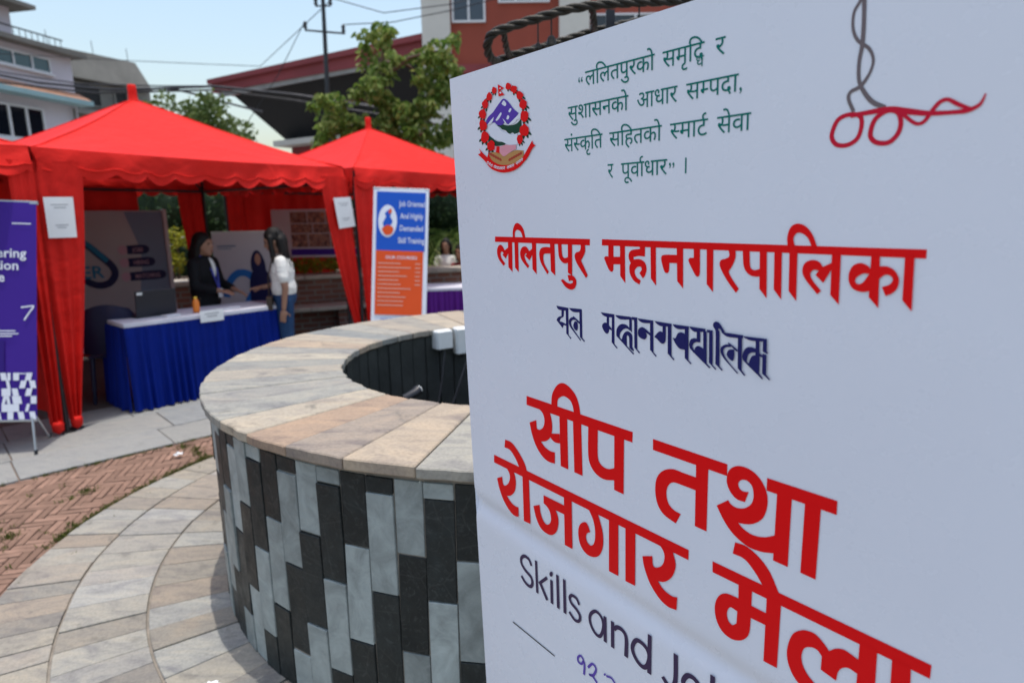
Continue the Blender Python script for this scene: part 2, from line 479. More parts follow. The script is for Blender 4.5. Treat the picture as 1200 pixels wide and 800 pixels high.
# coping slabs: outer edge straight from joint to joint; joints read off the photograph, evenly spaced elsewhere
joints = [-97.5, -104.2, -113.1, -121.9, -129.8, -137.5, -145.5, -153.5, -161.0, -168.5, -176.5]
a = -176.5
while a > -97.5-360+6.5: a -= rng.uniform(7.0, 8.6); joints.append(a)
joints = [j for j in joints if j > -97.5-360+3.5] + [-97.5-360]
def ro(d):
    d = d % 360
    return RO + (max(0, 1-abs(d-104)/26.0)*.075)
for d1, d0 in zip(joints[:-1], joints[1:]):
    k = 4; gp = .0035
    outer, inner = [], []
    tw = rng.gauss(0, 1.0)
    for i in range(k+1):
        fr = i/k
        for lst, r in ((outer, None), (inner, RIN)):
            rr = ro(d0)*(1-fr) + ro(d1)*fr if r is None else r
            ga = math.degrees(gp/2/rr); aa = d0+ga+(d1-d0-2*ga)*fr
            if r is None: rr += rng.uniform(-.004, .004)
            else: rr += rng.uniform(-.006, .006)
            lst.append((rr*math.cos(R(aa)), rr*math.sin(R(aa))))
    m = MB(); dz = rng.uniform(-.002, .002); m.prism(outer + inner[::-1], ZT-.036, ZT+dz)
    m.build('coping_slab', M['coping'], fountain, bevel=.004)
# wall tiles: upright slates in staggered columns
TW, TL, GAP = .0893, .322, .0045
ncol = 100
top = .857
tile_cache = {}
def tile_mesh(h, dark):
    key = (round(h, 4), dark)
    if key not in tile_cache:
        m = MB(); m.box((0, 0, 0), (TW, .018, h)); me = m.mesh('wall_tile', .0018); me.materials.append(M['dark_tile' if dark else 'light_tile']); tile_cache[key] = me
    return tile_cache[key]
rest = {0: MB(), 1: MB()}
for c in range(ncol):
    ang_d = -98.5 - 360.0*c/ncol
    vis = c < 34 or c > ncol-12
    ph = c % 4
    first, col = ((.236, 1), (.048, 0), (.236, 0), (.048, 1))[ph]
    z = top; h = first
    while z > .03:
        hh = min(h, z-.002)
        zc = z-hh/2
        r = RW-.009+rng.uniform(-.0045, .003)
        p = (r*math.cos(R(ang_d)), r*math.sin(R(ang_d)), zc)
        rz = R(ang_d)+math.pi/2
        if vis:
            o = link('wall_tile', tile_mesh(hh, col), None, fountain, p, (rng.gauss(0, .008), rng.gauss(0, .007), rz+rng.gauss(0, .014)))
        else:
            rest[col].box(p, (TW, .018, hh), rz)
        z -= hh+GAP; h = TL; col = 1-col
for k_, mm in rest.items(): tago(rest[k_].build('wall_tile_rest', M['dark_tile' if k_ else 'light_tile'], fountain), kind='stuff')

# switch boxes, lamp and cables in the basin
def wall_pt(px, py): return (px, py)
for i, (x, y, w, h, zb, lab) in enumerate(((-.42, 3.865, .115, .12, .79, 'small cream switch box fixed inside the fountain rim'), (-.290, 3.93, .14, .17, .745, 'larger white switch box inside the fountain rim beside the banner'))):
    az = math.atan2(y-CY, x-CX)+math.pi/2
    t_ = thing('switch_box', lab, 'switch box', (x, y, zb), az, 'switch boxes on the fountain wall')
    m = MB(); m.box((0, -.03, h/2), (w, .07, h)); m.build('case', M['white_plastic'], t_, bevel=.008)
    m = MB(); m.box((0, .008, h/2), (w*.92, .01, h*.94)); m.build('cover', M['white_plastic'], t_, bevel=.004)
    m = MB(); m.tube([(w*.2, -.01, .01), (w*.2, -.01, -.02)], .010); m.build('gland', M['steel_dark'], t_)
for pts, lab in (([(-.42, 3.86, .78), (-.44, 3.80, .6), (-.47, 3.74, .42), (-.56, 3.60, .28), (-.60, 3.5, .20), (-.5, 3.3, .1)], 'black cable hanging from the cream switch box'),
                 ([(-.28, 3.90, .73), (-.36, 3.80, .5), (-.45, 3.68, .3), (-.42, 3.5, .12), (-.2, 3.3, .07)], 'black cable hanging from the white switch box')):
    m = MB(); m.tube(pts, .007, 6); tago(m.build('cable', M['steel_dark']), lab, 'cable', 'cables in the fountain basin')
lamp = thing('flood_lamp', 'small dark flood lamp inside the fountain near the front rim', 'lamp', (-.53, 3.2, .05), 1.0)
m = MB(); m.lathe([(0, 0), (.06, 0), (.06, .02), (.02, .03), (.02, .60), (.0, .60)], n=14); m.build('stand', M['steel_dark'], lamp)
m = MB(); m.tube([(-.07, 0, .63), (.02, 0, .64), (.05, 0, .65)], [.022, .026, .03], 14); m.build('housing', M['steel_dark'], lamp)
m = MB(); m.tube([(.051, 0, .65), (.057, 0, .6505)], [.027, .025], 14); m.build('lens', M['white_plastic'], lamp)
# scraps of litter
for x, y, s, lab in ((-1.06, 1.92, .028, 'crumpled white paper scrap at the foot of the fountain'), (-2.33, 4.16, .025, 'crumpled white paper scrap on the brick paving')):
    m = MB()
    m.grid(lambda u, v: (x+(u-.5)*s*2+rng.uniform(-.004, .004), y+(v-.5)*s*1.4+rng.uniform(-.004, .004), .006+rng.uniform(0, .02)), 4, 3, False)
    m.grid(lambda u, v: (x+(u-.5)*s*1.2+rng.uniform(-.004, .004), y+(v-.5)*s+rng.uniform(-.004, .004), .014+rng.uniform(0, .018)), 3, 3, False)
    tago(m.build('paper_scrap', M['paper']), lab, 'litter', 'scraps of paper on the ground')
# ------------------------------------------------------------------ the big printed board in front
EU, EV, EN = Vector((.614957, -.788556, -.0025)), Vector((-.028105, -.025086, .99929)), Vector((-.788059, -.61445, -.037589))
PC = Vector((-.07131, 1.4806, 0))
board = thing('banner_board', 'large white printed banner board with red Devanagari lettering in the foreground', 'banner', PC)
board.matrix_world = Matrix(((EU.x, EV.x, EN.x, PC.x), (EU.y, EV.y, EN.y, PC.y), (EU.z, EV.z, EN.z, PC.z), (0, 0, 0, 1)))
BWID, BTOP, BBOT = 1.20, 1.890, .10
# stretched flex: face with a slight swell and a crease where the cross rail presses through
def face(u, v):
    x = -.001 + u*(BWID+.001); y = BBOT + v*(BTOP-BBOT)
    z = 0.0
    yc = .905 - .028*(x-.06)/.65
    z -= .0085*math.exp(-((y-yc)/.024)**2)
    z -= .0006*(1+math.sin(x*2.3+.4)*math.sin(y*3.1))
    return (x, y, z)
fm = MB(); fm.grid(face, 40, 420, True)
fm.build('flex_face', M['flex'], board)
m = MB()
for a_, b_ in (((0, BBOT), (0, BTOP)), ((BWID, BTOP), (BWID, BBOT))):
    m.quad((a_[0], a_[1], -.0014), (a_[0], a_[1], -.032), (b_[0], b_[1], -.032), (b_[0], b_[1], -.0014))
m.quad((0, BTOP, -.0014), (0, BTOP, -.032), (BWID, BTOP, -.032), (BWID, BTOP, -.0014))
m.quad((0, BBOT, -.0014), (BWID, BBOT, -.0014), (BWID, BBOT, -.032), (0, BBOT, -.032))
m.build('flex_wrap', M['flex'], board)
for nm, c, d in (('frame_stile', (.02, (BTOP+BBOT)/2, -.0485), (.036, BTOP-BBOT, .03)), ('frame_stile', (BWID-.02, (BTOP+BBOT)/2, -.0485), (.036, BTOP-BBOT, .03)),
                 ('frame_rail', (BWID/2, BTOP-.02, -.0485), (BWID-.08, .036, .03)), ('frame_rail', (BWID/2, BBOT+.02, -.0485), (BWID-.08, .036, .03)), ('frame_rail', (BWID/2, .90, -.0485), (BWID-.08, .036, .03)),
                 ('foot', (.20, BBOT/2, -.05), (.04, BBOT+.02, .034)), ('foot', (BWID-.20, BBOT/2, -.05), (.04, BBOT+.02, .034)),
                 ('foot_bar', (.20, .02, -.08), (.05, .036, .5)), ('foot_bar', (BWID-.20, .02, -.08), (.05, .036, .5))):
    q = MB(); q.box(c, d); q.build(nm, M['wood'], board, bevel=.002)

def smooth_loop(pts, closed=True, step=5):
    n = len(pts); out = []
    rngi = range(n if closed else n-1)
    for i in rngi:
        p0, p1, p2, p3 = pts[(i-1) % n], pts[i], pts[(i+1) % n], pts[(i+2) % n]
        a, b = Vector(p1[:2]), Vector(p2[:2])
        if not p1[2] and not p2[2]: out.append(a); continue
        ta = (b-Vector(p0[:2]))*.5 if p1[2] else (b-a)
        tb = (Vector(p3[:2])-a)*.5 if p2[2] else (b-a)
        L = (b-a).length
        if ta.length > 1.4*L: ta *= 1.4*L/ta.length
        if tb.length > 1.4*L: tb *= 1.4*L/tb.length
        for k in range(step):
            t = k/step
            out.append(a*(2*t**3-3*t**2+1) + ta*(t**3-2*t**2+t) + b*(-2*t**3+3*t**2) + tb*(t**3-t**2))
    return out
def ribbon_loops(pts, closed, step=6):
    n = len(pts); cs = []
    for i in (range(n) if closed else range(n-1)):
        g_ = (lambda k: pts[k % n]) if closed else (lambda k: pts[min(max(k, 0), n-1)])
        p0, p1, p2, p3 = (Vector(g_(i+k)) for k in (-1, 0, 1, 2))
        for k in range(step):
            t = k/step
            cs.append(.5*((2*p1)+(-p0+p2)*t+(2*p0-5*p1+4*p2-p3)*t*t+(-p0+3*p1-3*p2+p3)*t**3))
    if not closed: cs.append(Vector(pts[-1]))
    L, Rr = [], []; m_ = len(cs)
    for i, c in enumerate(cs):
        a = cs[(i-1) % m_] if closed or i > 0 else cs[i]; b = cs[(i+1) % m_] if closed or i < m_-1 else cs[i]
        t = Vector((b.x-a.x, b.y-a.y)); t.normalize(); nn = Vector((-t.y, t.x))*c.z/2; cc = Vector((c.x, c.y))
        L.append(cc+nn); Rr.append(cc-nn)
    return L, Rr
def shape_into(mb, spec, z, k=1e-4, ox=0.0, oy=0.0, up='board'):
    kind, body = spec[0], spec[2:]
    tri = lambda p: (p.x*k+ox, p.y*k+oy, z) if up == 'board' else (p.x*k+ox, z, p.y*k+oy)
    if kind == 'P':
        loops = []
        for part_ in body.split('|'):
            pts = []
            for t in part_.split():
                sm = t.endswith('~'); x, y = t.rstrip('~').split(','); pts.append((float(x), float(y), sm))
            loops.append([Vector((p.x, p.y, 0)) for p in smooth_loop(pts)])
        fs = geometry.tessellate_polygon(loops)
        allv = [p for l in loops for p in l]
        fs2 = []
        for f in fs:
            a, b, c = (allv[i] for i in f)
            fs2.append(f if (b-a).cross(c-a).z > 0 else (f[0], f[2], f[1]))
        if up != 'board': fs2 = [tuple(f) for f in fs2]
        mb.add([tri(p) for p in allv], fs2)
    else:
        pts = [tuple(float(q) for q in t.split(',')) for t in body.split()]
        L, Rr = ribbon_loops(pts, kind == 'C')
        n = len(L); vs = [tri(p) for p in L] + [tri(p) for p in Rr]
        rngi = range(n) if kind == 'C' else range(n-1)
        mb.add(vs, [(n+i, n+(i+1) % n, (i+1) % n, i) for i in rngi])
PRINTS = [
 ('headline_word','red',[
  'P 2194,12315 5103,12303 5095,12108 2182,12117',
  'P 3204,12126 3431,12130 3422,11060 3202,11063',
  'P 3594,12119 3820,12126 3828,11057 3599,11060',
  'R 3063,12270,179 3104,12518,185 3325,12695,262 3572,12622,217 3685,12452,184 3720,12221,184',
  'P 2538,12145 2695,12061~ 2746,11920~ 2707,11769~ 2594,11672~ 2490,11667 2484,11853 2261,11746 2326,11509~ 2447,11275~ 2636,11103~ 2832,11042~ 3027,11059 3037,11304 2896,11291~ 2739,11330~ 2608,11417 2772,11475~ 2904,11586~ 2974,11760~ 2973,11960~ 2910,12161',
  'P 2940,11685 3199,11748 3201,11546 3062,11528~ 2955,11564~ 2905,11612',
  'P 4012,12159 3998,11555~ 4057,11347~ 4203,11221~ 4410,11183~ 4676,11253 4679,11496 4526,11426~ 4383,11427~ 4280,11497~ 4247,11630~ 4261,12157',
  'P 4673,12170 4905,12185 4886,11054 4657,11060',
 ]),
 ('headline_word','red',[
  'P 5549,12303 6975,12298 6975,12107 5550,12107',
  'P 6417,12166 6644,12157 6640,11043 6418,11047',
  'P 6430,11898 6190,11895~ 5961,11891~ 5764,11796~ 5636,11624~ 5605,11383~ 5657,11152~ 5793,11007~ 6042,10943 6140,11150 5991,11172~ 5883,11254~ 5841,11414~ 5879,11567~ 5984,11662~ 6195,11674~ 6425,11674',
  'P 7192,11417 7285,11353~ 7445,11318~ 7628,11362~ 7785,11459 7787,11171 7579,11106~ 7359,11098~ 7128,11191~ 6955,11348~ 6811,11559 7009,11723 7060,11672~ 7160,11652~ 7287,11695~ 7392,11803~ 7424,11938~ 7396,12081~ 7315,12144~ 7221,12128~ 7170,12058~ 7195,11979~ 7260,11956~ 7344,11977 7289,11795 7154,11793~ 7037,11876~ 6972,12027~ 7008,12212~ 7134,12321~ 7291,12344~ 7448,12295~ 7574,12173~ 7642,12002~ 7637,11804~ 7570,11625~ 7437,11500~ 7313,11444~',
  'P 7622,12294 8613,12302 8616,12105 7622,12100',
  'P 7783,12113 8001,12119 7998,11050 7775,11054',
  'P 8190,12131 8409,12129 8401,11047 8185,11050',
 ]),
 ('headline_word','red',[
  'P 906,10607 6310,10566 6305,10381 890,10414',
  'P 1364,11108 1602,11102~ 1830,10959~ 2024,10757~ 2101,10587 1843,10587 1712,10765~ 1534,10905~ 1327,10916',
  'P 1169,10450 1362,10421~ 1465,10320~ 1466,10183~ 1390,10047~ 1272,9962~ 1201,9989~ 1179,10152 976,10046 1050,9817~ 1171,9597~ 1371,9410~ 1560,9334~ 1730,9356 1746,9597 1604,9584~ 1444,9642~ 1328,9729 1482,9793~ 1629,9948~ 1685,10131~ 1676,10308~ 1619,10429',
  'P 1938,10449 2159,10453 2151,9357 1921,9336',
  'P 2635,10218 3284,10223 3277,10024 3004,10015 3072,9893~ 3079,9726~ 3011,9526~ 2864,9389~ 2695,9353~ 2502,9403~ 2362,9577~ 2280,9836 2490,9943 2519,9745~ 2610,9598~ 2705,9567~ 2804,9631~ 2852,9754~ 2817,9912~ 2726,9998~ 2626,10029',
  'P 3275,10454 3503,10439 3489,9340 3261,9331',
  'P 3982,10410 4091,10249~ 4143,10066~ 4143,9861~ 4101,9716~ 4021,9650~ 3933,9674~ 3891,9771~ 3925,9872~ 4014,9934 3930,10082~ 3832,10077~ 3715,9960~ 3673,9767~ 3726,9542~ 3882,9416~ 4082,9426~ 4245,9534~ 4338,9723~ 4362,9921~ 4332,10144~ 4231,10406',
  'P 4518,10419 4752,10421 4742,9330 4504,9321',
  'P 4928,10422 5164,10423 5155,9329 4922,9313',
  'P 5621,10414 5743,10376~ 5814,10269~ 5808,10128~ 5747,10007~ 5643,9933~ 5571,9940~ 5552,10114 5328,10012 5372,9815~ 5502,9557~ 5701,9369~ 5895,9296~ 6085,9323 6098,9575 5977,9544~ 5804,9581~ 5680,9683 5820,9739~ 5955,9874~ 6037,10052~ 6051,10210~ 5988,10408',
 ]),
 ('headline_word','red',[
  'P 6766,10572 9858,10590 9858,10398 6771,10382',
  'P 7153,11074 7347,11088~ 7556,11000~ 7732,10845~ 7896,10560 7638,10563 7506,10721~ 7324,10862~ 7117,10869',
  'P 7706,10433 7932,10439 7921,9326 7704,9314',
  'P 7237,10426 7468,10442 7462,9757~ 7427,9584~ 7316,9447~ 7149,9377~ 6972,9426~ 6860,9593~ 6834,9826~ 6900,10017~ 7018,10123~ 7154,10149~ 7245,10152|7234,9919 7111,9925~ 7057,9806~ 7079,9679~ 7156,9632~ 7229,9700',
  'P 7462,10142 7726,10143 7718,9941 7458,9929',
  'P 9048,10155 8944,10184~ 8842,10198~ 8742,10154~ 8652,10063 8567,10145~ 8455,10213~ 8354,10207~ 8254,10164~ 8137,10041~ 8076,9845~ 8061,9662~ 8100,9490~ 8186,9349~ 8308,9254~ 8473,9170 8617,9375 8475,9440~ 8377,9515~ 8305,9619~ 8278,9752~ 8308,9897~ 8396,9971~ 8487,9984~ 8560,9925 8559,9706 8775,9664 8791,9812~ 8845,9913~ 8926,9959~ 9034,9942',
  'P 9033,10430 9251,10435 9273,9498 9038,9455',
  'P 9430,10420 9647,10425 9692,9602 9452,9585',
 ]),
 ('title_word','red',[
  'P 1356,15599 4133,15606 4130,15496 1347,15492',
  'P 1789,15508 1928,15511 1900,14893 1770,14986',
  'P 1788,15389 1669,15325 1603,15407~ 1517,15434~ 1432,15378~ 1402,15267~ 1453,15135~ 1604,15004 1668,15053 1556,15152~ 1523,15248~ 1567,15298~ 1632,15264 1582,15233 1696,15158 1800,15294',
  'P 2005,15571 2129,15574 2104,14905 1991,14989',
  'R 1994,15582,65 2007,15722,77 2107,15811,134 2252,15748,104 2322,15584,69',
  'P 2551,15499 2674,15497 2663,14898 2543,14990',
  'P 2559,15390 2463,15337 2395,15408~ 2316,15424~ 2229,15391~ 2174,15296~ 2214,15158~ 2396,15000 2446,15047 2349,15141~ 2311,15232~ 2351,15291~ 2387,15277 2330,15244 2459,15158 2559,15277',
  'P 3083,15506 3208,15502 3205,14907 3086,14983',
  'P 3086,15429 2939,15431~ 2818,15399~ 2764,15296~ 2804,15129~ 2982,14919 3025,14966 2906,15112~ 2878,15234~ 2916,15302~ 3081,15315',
  'P 3305,15505 3314,15317~ 3358,15211~ 3467,15151~ 3584,15168 3588,15271 3471,15248~ 3416,15300~ 3401,15499',
  'P 3574,15504 3682,15502 3667,14937 3556,14984',
  'P 3545,14940 3679,14938~ 3763,14879~ 3773,14794~ 3718,14704~ 3608,14677~ 3483,14718~ 3359,14829 3418,14855 3518,14801~ 3612,14786~ 3675,14808~ 3682,14841~ 3629,14844~ 3582,14827',
  'P 3908,15508 4011,15507 4017,15396~ 3977,15312~ 3906,15226 3972,15125~ 4071,14968 4026,14919 3896,15057~ 3779,15199~ 3746,15303~ 3784,15357~ 3860,15380~ 3900,15423~',
 ]),
 ('title_word','red',[
  'P 4421,15609 9361,15600 9364,15500 4419,15505',
  'P 4569,15526 4689,15529 4687,15322 4853,15329 4852,15203 4685,15195 4678,15093~ 4629,15066~ 4570,15111~ 4473,15281~ 4500,15319~ 4566,15322',
  'P 4833,15533 4942,15536 4948,14895 4835,15007',
  'P 5260,15536 5369,15539 5367,15355 5231,15357~ 5125,15334 5135,15297 5261,15307~ 5364,15260~ 5402,15159~ 5373,15054~ 5326,15000 5252,15081 5299,15142~ 5276,15186~ 5207,15176~ 5152,15110~ 5186,15018~ 5282,14962 5252,14895 5125,14956~ 5048,15068~ 5039,15185~ 5067,15233 5025,15313~ 5031,15395~ 5095,15448~ 5260,15472',
  'P 5479,15524 5586,15523 5597,14903 5490,15009',
  'P 5994,15406 5997,15280 5852,15277 5845,15151~ 5805,15116~ 5755,15146~ 5692,15331~ 5733,15393~',
  'P 5987,15526 6105,15525 6117,14900 6004,15008',
  'P 6296,15527 6406,15522 6411,15143~ 6377,15099~ 6331,15123~ 6207,15323~ 6224,15366~ 6300,15376',
  'P 6521,15522 6633,15521 6645,14893 6535,15000',
  'P 6882,15517 6990,15517 6998,15420~ 6958,15309~ 6893,15204 6954,15107~ 7065,14974 7022,14914 6887,15062~ 6790,15198~ 6744,15297~ 6765,15364~ 6841,15387~ 6897,15426~',
  'P 7105,15517 7124,15317~ 7172,15221~ 7261,15168~ 7382,15166 7377,15272 7289,15252~ 7230,15293~ 7210,15507',
  'P 7362,15522 7465,15525 7490,14882 7379,15000',
  'P 7573,15515 7678,15512 7699,14885 7588,15011',
  'P 7780,15590 7887,15585 7907,14885 7798,15008',
  'R 7803,15586,94 7784,15705,86 7838,15810,116 7937,15811,103 8039,15728,72 8109,15584,64',
  'P 8330,15507 8439,15504 8454,14892 8343,15004',
  'P 8335,15404 8230,15347 8173,15411~ 8076,15425~ 7992,15377~ 7968,15280~ 8014,15177~ 8180,14997 8224,15046 8112,15165~ 8074,15249~ 8113,15302~ 8180,15297 8142,15240 8246,15147 8337,15321',
  'P 8790,15515 8886,15512 8914,14898 8799,15018',
  'P 8806,15343 8754,15393~ 8676,15418~ 8592,15381~ 8551,15288~ 8559,15179~ 8616,15101~ 8718,15074~ 8815,15095 8805,15233|8783,15294 8719,15295~ 8653,15255~ 8628,15202~ 8660,15165~ 8719,15187~',
  'P 8884,15388 8976,15393~ 9060,15346~ 9111,15254~ 9100,15150~ 9049,15085~ 8984,15049 8935,15151 9009,15181~ 9045,15232~ 9034,15275~ 8984,15298~ 8937,15281~ 8896,15239',
  'P 9152,15512 9250,15513 9272,14898 9166,15017',
 ]),
 ('subtitle_word','navy',[
  'P 3205,14333 3545,14326 3538,14271 3331,14261~ 3251,14276~',
  'P 3465,14294 3539,14298 3532,13803 3470,13822',
  'P 3470,13835 3532,13810 3604,13758 3583,13740',
  'P 3351,14278 3420,14278 3407,14146 3325,14100~ 3296,14040~ 3350,14038~ 3468,14012 3467,13979 3401,13980~ 3372,13920 3201,14057 3258,14120~ 3346,14148',
  'P 3558,14328 3896,14341 3895,14284 3698,14265~ 3609,14288~',
  'P 3834,14325 3901,14327 3899,13801 3837,13810',
  'P 3837,13817 3899,13808 3965,13757 3945,13739',
  'R 3669,14177,26 3745,14132,34 3849,14071,34',
  'R 3724,14135,34 3655,14139,52 3589,14095,61 3582,14030,57 3624,13963,44 3736,13859,26 3855,13755,26',
  'P 3782,14092 3791,13985~ 3759,13926~ 3701,13945~ 3669,14014~ 3713,14092~',
 ]),
 ('subtitle_word','navy',[
  'P 4365,14337 4695,14337 4690,14281 4519,14269~ 4427,14292~',
  'P 4514,14277 4569,14275 4567,14130 4630,14078 4629,14044 4571,14062 4561,14009~ 4526,13973~ 4469,13988~ 4412,14058~ 4406,14118~ 4460,14162~ 4513,14166',
  'P 4637,14317 4695,14320 4694,13806 4627,13830',
  'P 4627,13837 4694,13812 4765,13757 4745,13740',
  'P 4711,14328 5064,14337 5063,14292 4864,14268~ 4777,14283~',
  'P 5030,14313 5089,14333 5092,14074 5033,14119',
  'P 4741,13966 4746,14077~ 4809,14161~ 4896,14194~ 4993,14176~ 5092,14082 4982,14125~ 4896,14097~ 4829,14021~ 4818,13952 4862,13916 4895,14005~ 4960,14072~ 5035,14074~ 5099,14017~ 5100,13826 5140,13769 5119,13754 5034,13799 5028,13982~ 4992,14010~ 4977,13975~ 4981,13824 5140,13716 5121,13696',
  'P 5093,14340 5210,14341 5205,14295 5093,14291',
  'P 5141,14302 5208,14302 5210,13794 5147,13820',
  'P 5147,13827 5210,13801 5272,13754 5251,13739',
  'P 5214,14330 5546,14333 5546,14288 5347,14270~ 5265,14289~',
  'P 5481,14291 5546,14296 5554,13801 5484,13835',
  'P 5484,13841 5553,13810 5619,13760 5600,13741',
  'P 5230,14060~ 5234,14143~ 5296,14191~ 5367,14185~ 5486,14116 5486,14077 5398,14116 5414,14054~ 5378,14000~ 5317,13999~ 5255,14023~',
  'P 5566,14330 5916,14327 5912,14286 5727,14262~ 5637,14283~',
  'P 5737,14276 5800,14278 5799,14045~ 5756,13984~ 5700,13989~ 5619,14048~ 5568,14068 5638,14144~ 5688,14176~ 5738,14169',
  'P 5839,14296 5908,14299 5920,13803 5845,13831',
  'P 5845,13838 5919,13809 5978,13761 5959,13744',
  'P 5931,14324 6240,14329 6241,14285 6056,14261~ 5980,14279~',
  'P 6165,14296 6235,14300 6242,13794 6175,13814',
  'P 6175,13820 6242,13800 6302,13753 6286,13738',
  'P 6171,14202 6103,14217~ 6038,14192~ 5992,14105 5940,14106 5993,14025~ 6071,13957~ 6176,13950',
  'P 6249,14330 6538,14330 6536,14287 6359,14260~ 6286,14288~',
  'P 6386,14274 6448,14276 6452,14108 6381,14103~ 6331,14074~ 6314,14027~ 6333,13986 6357,13979 6370,14023~ 6427,14051~ 6508,14023 6501,14290 6561,14295 6575,13802 6641,13755 6625,13737 6284,13975~ 6255,14049~ 6276,14123~ 6335,14158~ 6389,14160',
  'P 6566,14323 6669,14322 6667,14282 6567,14281',
  'P 6605,14289 6667,14291 6680,13793 6615,13820',
  'P 6615,13826 6680,13799 6745,13751 6730,13733',
  'P 6670,14393~ 6686,14447~ 6736,14464~ 6787,14437~ 6873,14330 6824,14316 6789,14363~ 6759,14359~ 6782,14318 6800,13792 6727,13820 6715,14316~',
  'P 6727,13826 6799,13803 6857,13757 6840,13740',
  'P 6807,14321 7166,14323 7168,14280 6990,14265~ 6892,14273~',
  'P 7086,14282 7152,14286 7165,13807 7100,13825',
  'P 7100,13831 7165,13813 7226,13748 7209,13733',
  'R 6931,14175,19 7003,14135,28 7090,14079,28',
  'R 6978,14138,31 6897,14126,41 6840,14079,50 6838,14019,47 6878,13950,35 6972,13861,22 7103,13751,20',
  'P 7037,14096 7041,13993~ 7019,13922~ 6961,13942~ 6915,14001~ 6948,14074~',
  'P 7163,14312 7535,14323 7534,14281 7305,14265~ 7211,14283~',
  'P 7366,14270 7423,14274 7431,14102 7480,14081 7481,14053 7436,14060 7439,13815 7503,13755 7488,13738 7202,13947~ 7170,14000~ 7185,14090~ 7232,14153~ 7294,14171~ 7371,14161|7370,14106 7305,14092~ 7256,14044~ 7241,13953 7276,13933 7293,13999~ 7322,14048~ 7372,14066',
  'P 7477,14287 7533,14291 7539,14148 7563,14131 7549,14114 7477,14138',
  'P 7478,14109 7538,14098 7544,13821 7607,13762 7593,13747 7484,13824',
 ]),
 ('latin_word','plum',[
  'R 2121,8312,73 2038,8434,77 1879,8445,78 1761,8333,79 1766,8195,79 1894,8092,82 2085,8012,85 2132,7883,85 2057,7757,78 1888,7762,79 1736,7875,80',
  'R 2292,8519,79 2292,7714,80',
  'R 2650,8271,73 2369,7990,68',
  'R 2414,8022,90 2631,7709,89',
  'R 2797,8284,83 2788,7706,88',
  'P 2850,8458~ 2838,8416~ 2810,8380~ 2776,8363~ 2749,8373~ 2740,8405~ 2752,8447~ 2781,8483~ 2815,8500~ 2841,8490~',
  'R 2999,8505,81 2995,7699,87',
  'R 3212,8505,80 3205,7694,89',
  'R 3655,8134,68 3575,8241,68 3441,8247,69 3368,8155,69 3415,8052,73 3567,7982,75 3667,7885,75 3636,7747,68 3501,7702,69 3344,7807,70',
 ]),
 ('latin_word','plum',[
  'C 3999,8125,72 4127,8239,71 4267,8199,70 4331,8061,70 4300,7854,71 4213,7716,71 4081,7734,72 3975,7861,73 3952,7997,73',
  'R 4379,8258,79 4377,7680,86',
  'R 4580,8257,85 4576,7671,87',
  'R 4617,8109,77 4701,8199,87 4818,8216,89 4910,8152,88 4938,8006,91 4925,7676,95',
  'C 5089,8008,87 5181,8194,86 5324,8214,87 5445,8149,86 5491,8020,86 5447,7817,87 5352,7720,88 5220,7749,86 5116,7864,87',
  'R 5502,8494,90 5493,7667,92',
 ]),
 ('latin_word','plum',[
  'R 6082,8440,94 6083,7917,96 6019,7733,97 5918,7702,93 5802,7801,89',
  'C 6247,8001,89 6339,8172,92 6480,8194,91 6586,8087,95 6556,7907,96 6418,7836,93 6298,7872,89',
  'R 6832,8490,91 6836,7918,97',
 ]),
 ('rule_line','ink',[
  'R 1314,6433,33 2817,6401,29',
 ]),
 ('date_figures','violet',[
  'R 3741,6871,48 3665,6926,49 3579,6844,49 3576,6735,49 3678,6740,49 3746,6851,48 3767,6718,54 3744,6518,54',
  'R 3874,6776,53 4005,6945,53 4106,6885,52 4028,6692,53 3905,6622,48 4010,6642,53 4134,6560,52',
  'P 4381,6933~ 4375,6913~ 4361,6894~ 4344,6883~ 4330,6884~ 4325,6897~ 4331,6918~ 4345,6937~ 4362,6948~ 4375,6946~',
  'R 4397,6906,46 4533,6948,45 4639,6879,45',
 ]),
 ('scissors_print','greyink',[
  'R 8447,18475,38 8457,18349,39 8394,18238,33 8393,18069,33 8455,17928,37 8583,17817,37 8640,17690,32 8614,17556,33 8525,17430,44 8416,17381,41 8398,17305,41 8466,17158,41',
  'R 8489,18464,47 8496,18339,47 8509,18086,47 8509,17874,48 8488,17685,42 8503,17488,42 8575,17346,48 8671,17234,52 8806,17158,51',
 ]),
 ('scissors_print','red2',[
  'C 8233,16951,52 8293,17089,51 8422,17132,50 8543,17097,49 8565,16983,49 8527,16853,50 8423,16792,51 8305,16802,52 8241,16869,52',
  'C 8670,16916,53 8712,17048,52 8830,17120,51 8940,17091,50 8982,16980,50 8961,16864,51 8878,16781,52 8761,16784,53 8687,16837,53',
  'R 8435,17117,50 8636,17128,53 8850,17133,64 9038,17089,66 9239,17043,52 9466,17024,42 9601,17025,49 9694,17060,37 9727,17107,26 9746,17168,16',
  'R 8978,17084,42 9077,16990,37 9150,16946,37 9217,16967,40 9276,17059,44 9344,17141,43 9417,17157,39 9513,17098,42 9626,17037,37',
 ]),
 ('emblem_leaf','leafink',[
  'P 2052,18369~ 2063,18393~ 2097,18371~ 2090,18341~',
  'P 1982,18378~ 2008,18397~ 2030,18371~ 2004,18345~',
  'P 2102,18381~ 2092,18408~ 2136,18395~ 2152,18363~',
  'P 2223,18282~ 2233,18311~ 2272,18285~ 2265,18249~',
  'P 2147,18291~ 2175,18314~ 2199,18283~ 2171,18253~',
  'P 2276,18298~ 2263,18330~ 2313,18314~ 2334,18276~',
  'P 2391,18142~ 2402,18176~ 2443,18146~ 2437,18105~',
  'P 2310,18151~ 2340,18178~ 2366,18143~ 2336,18109~',
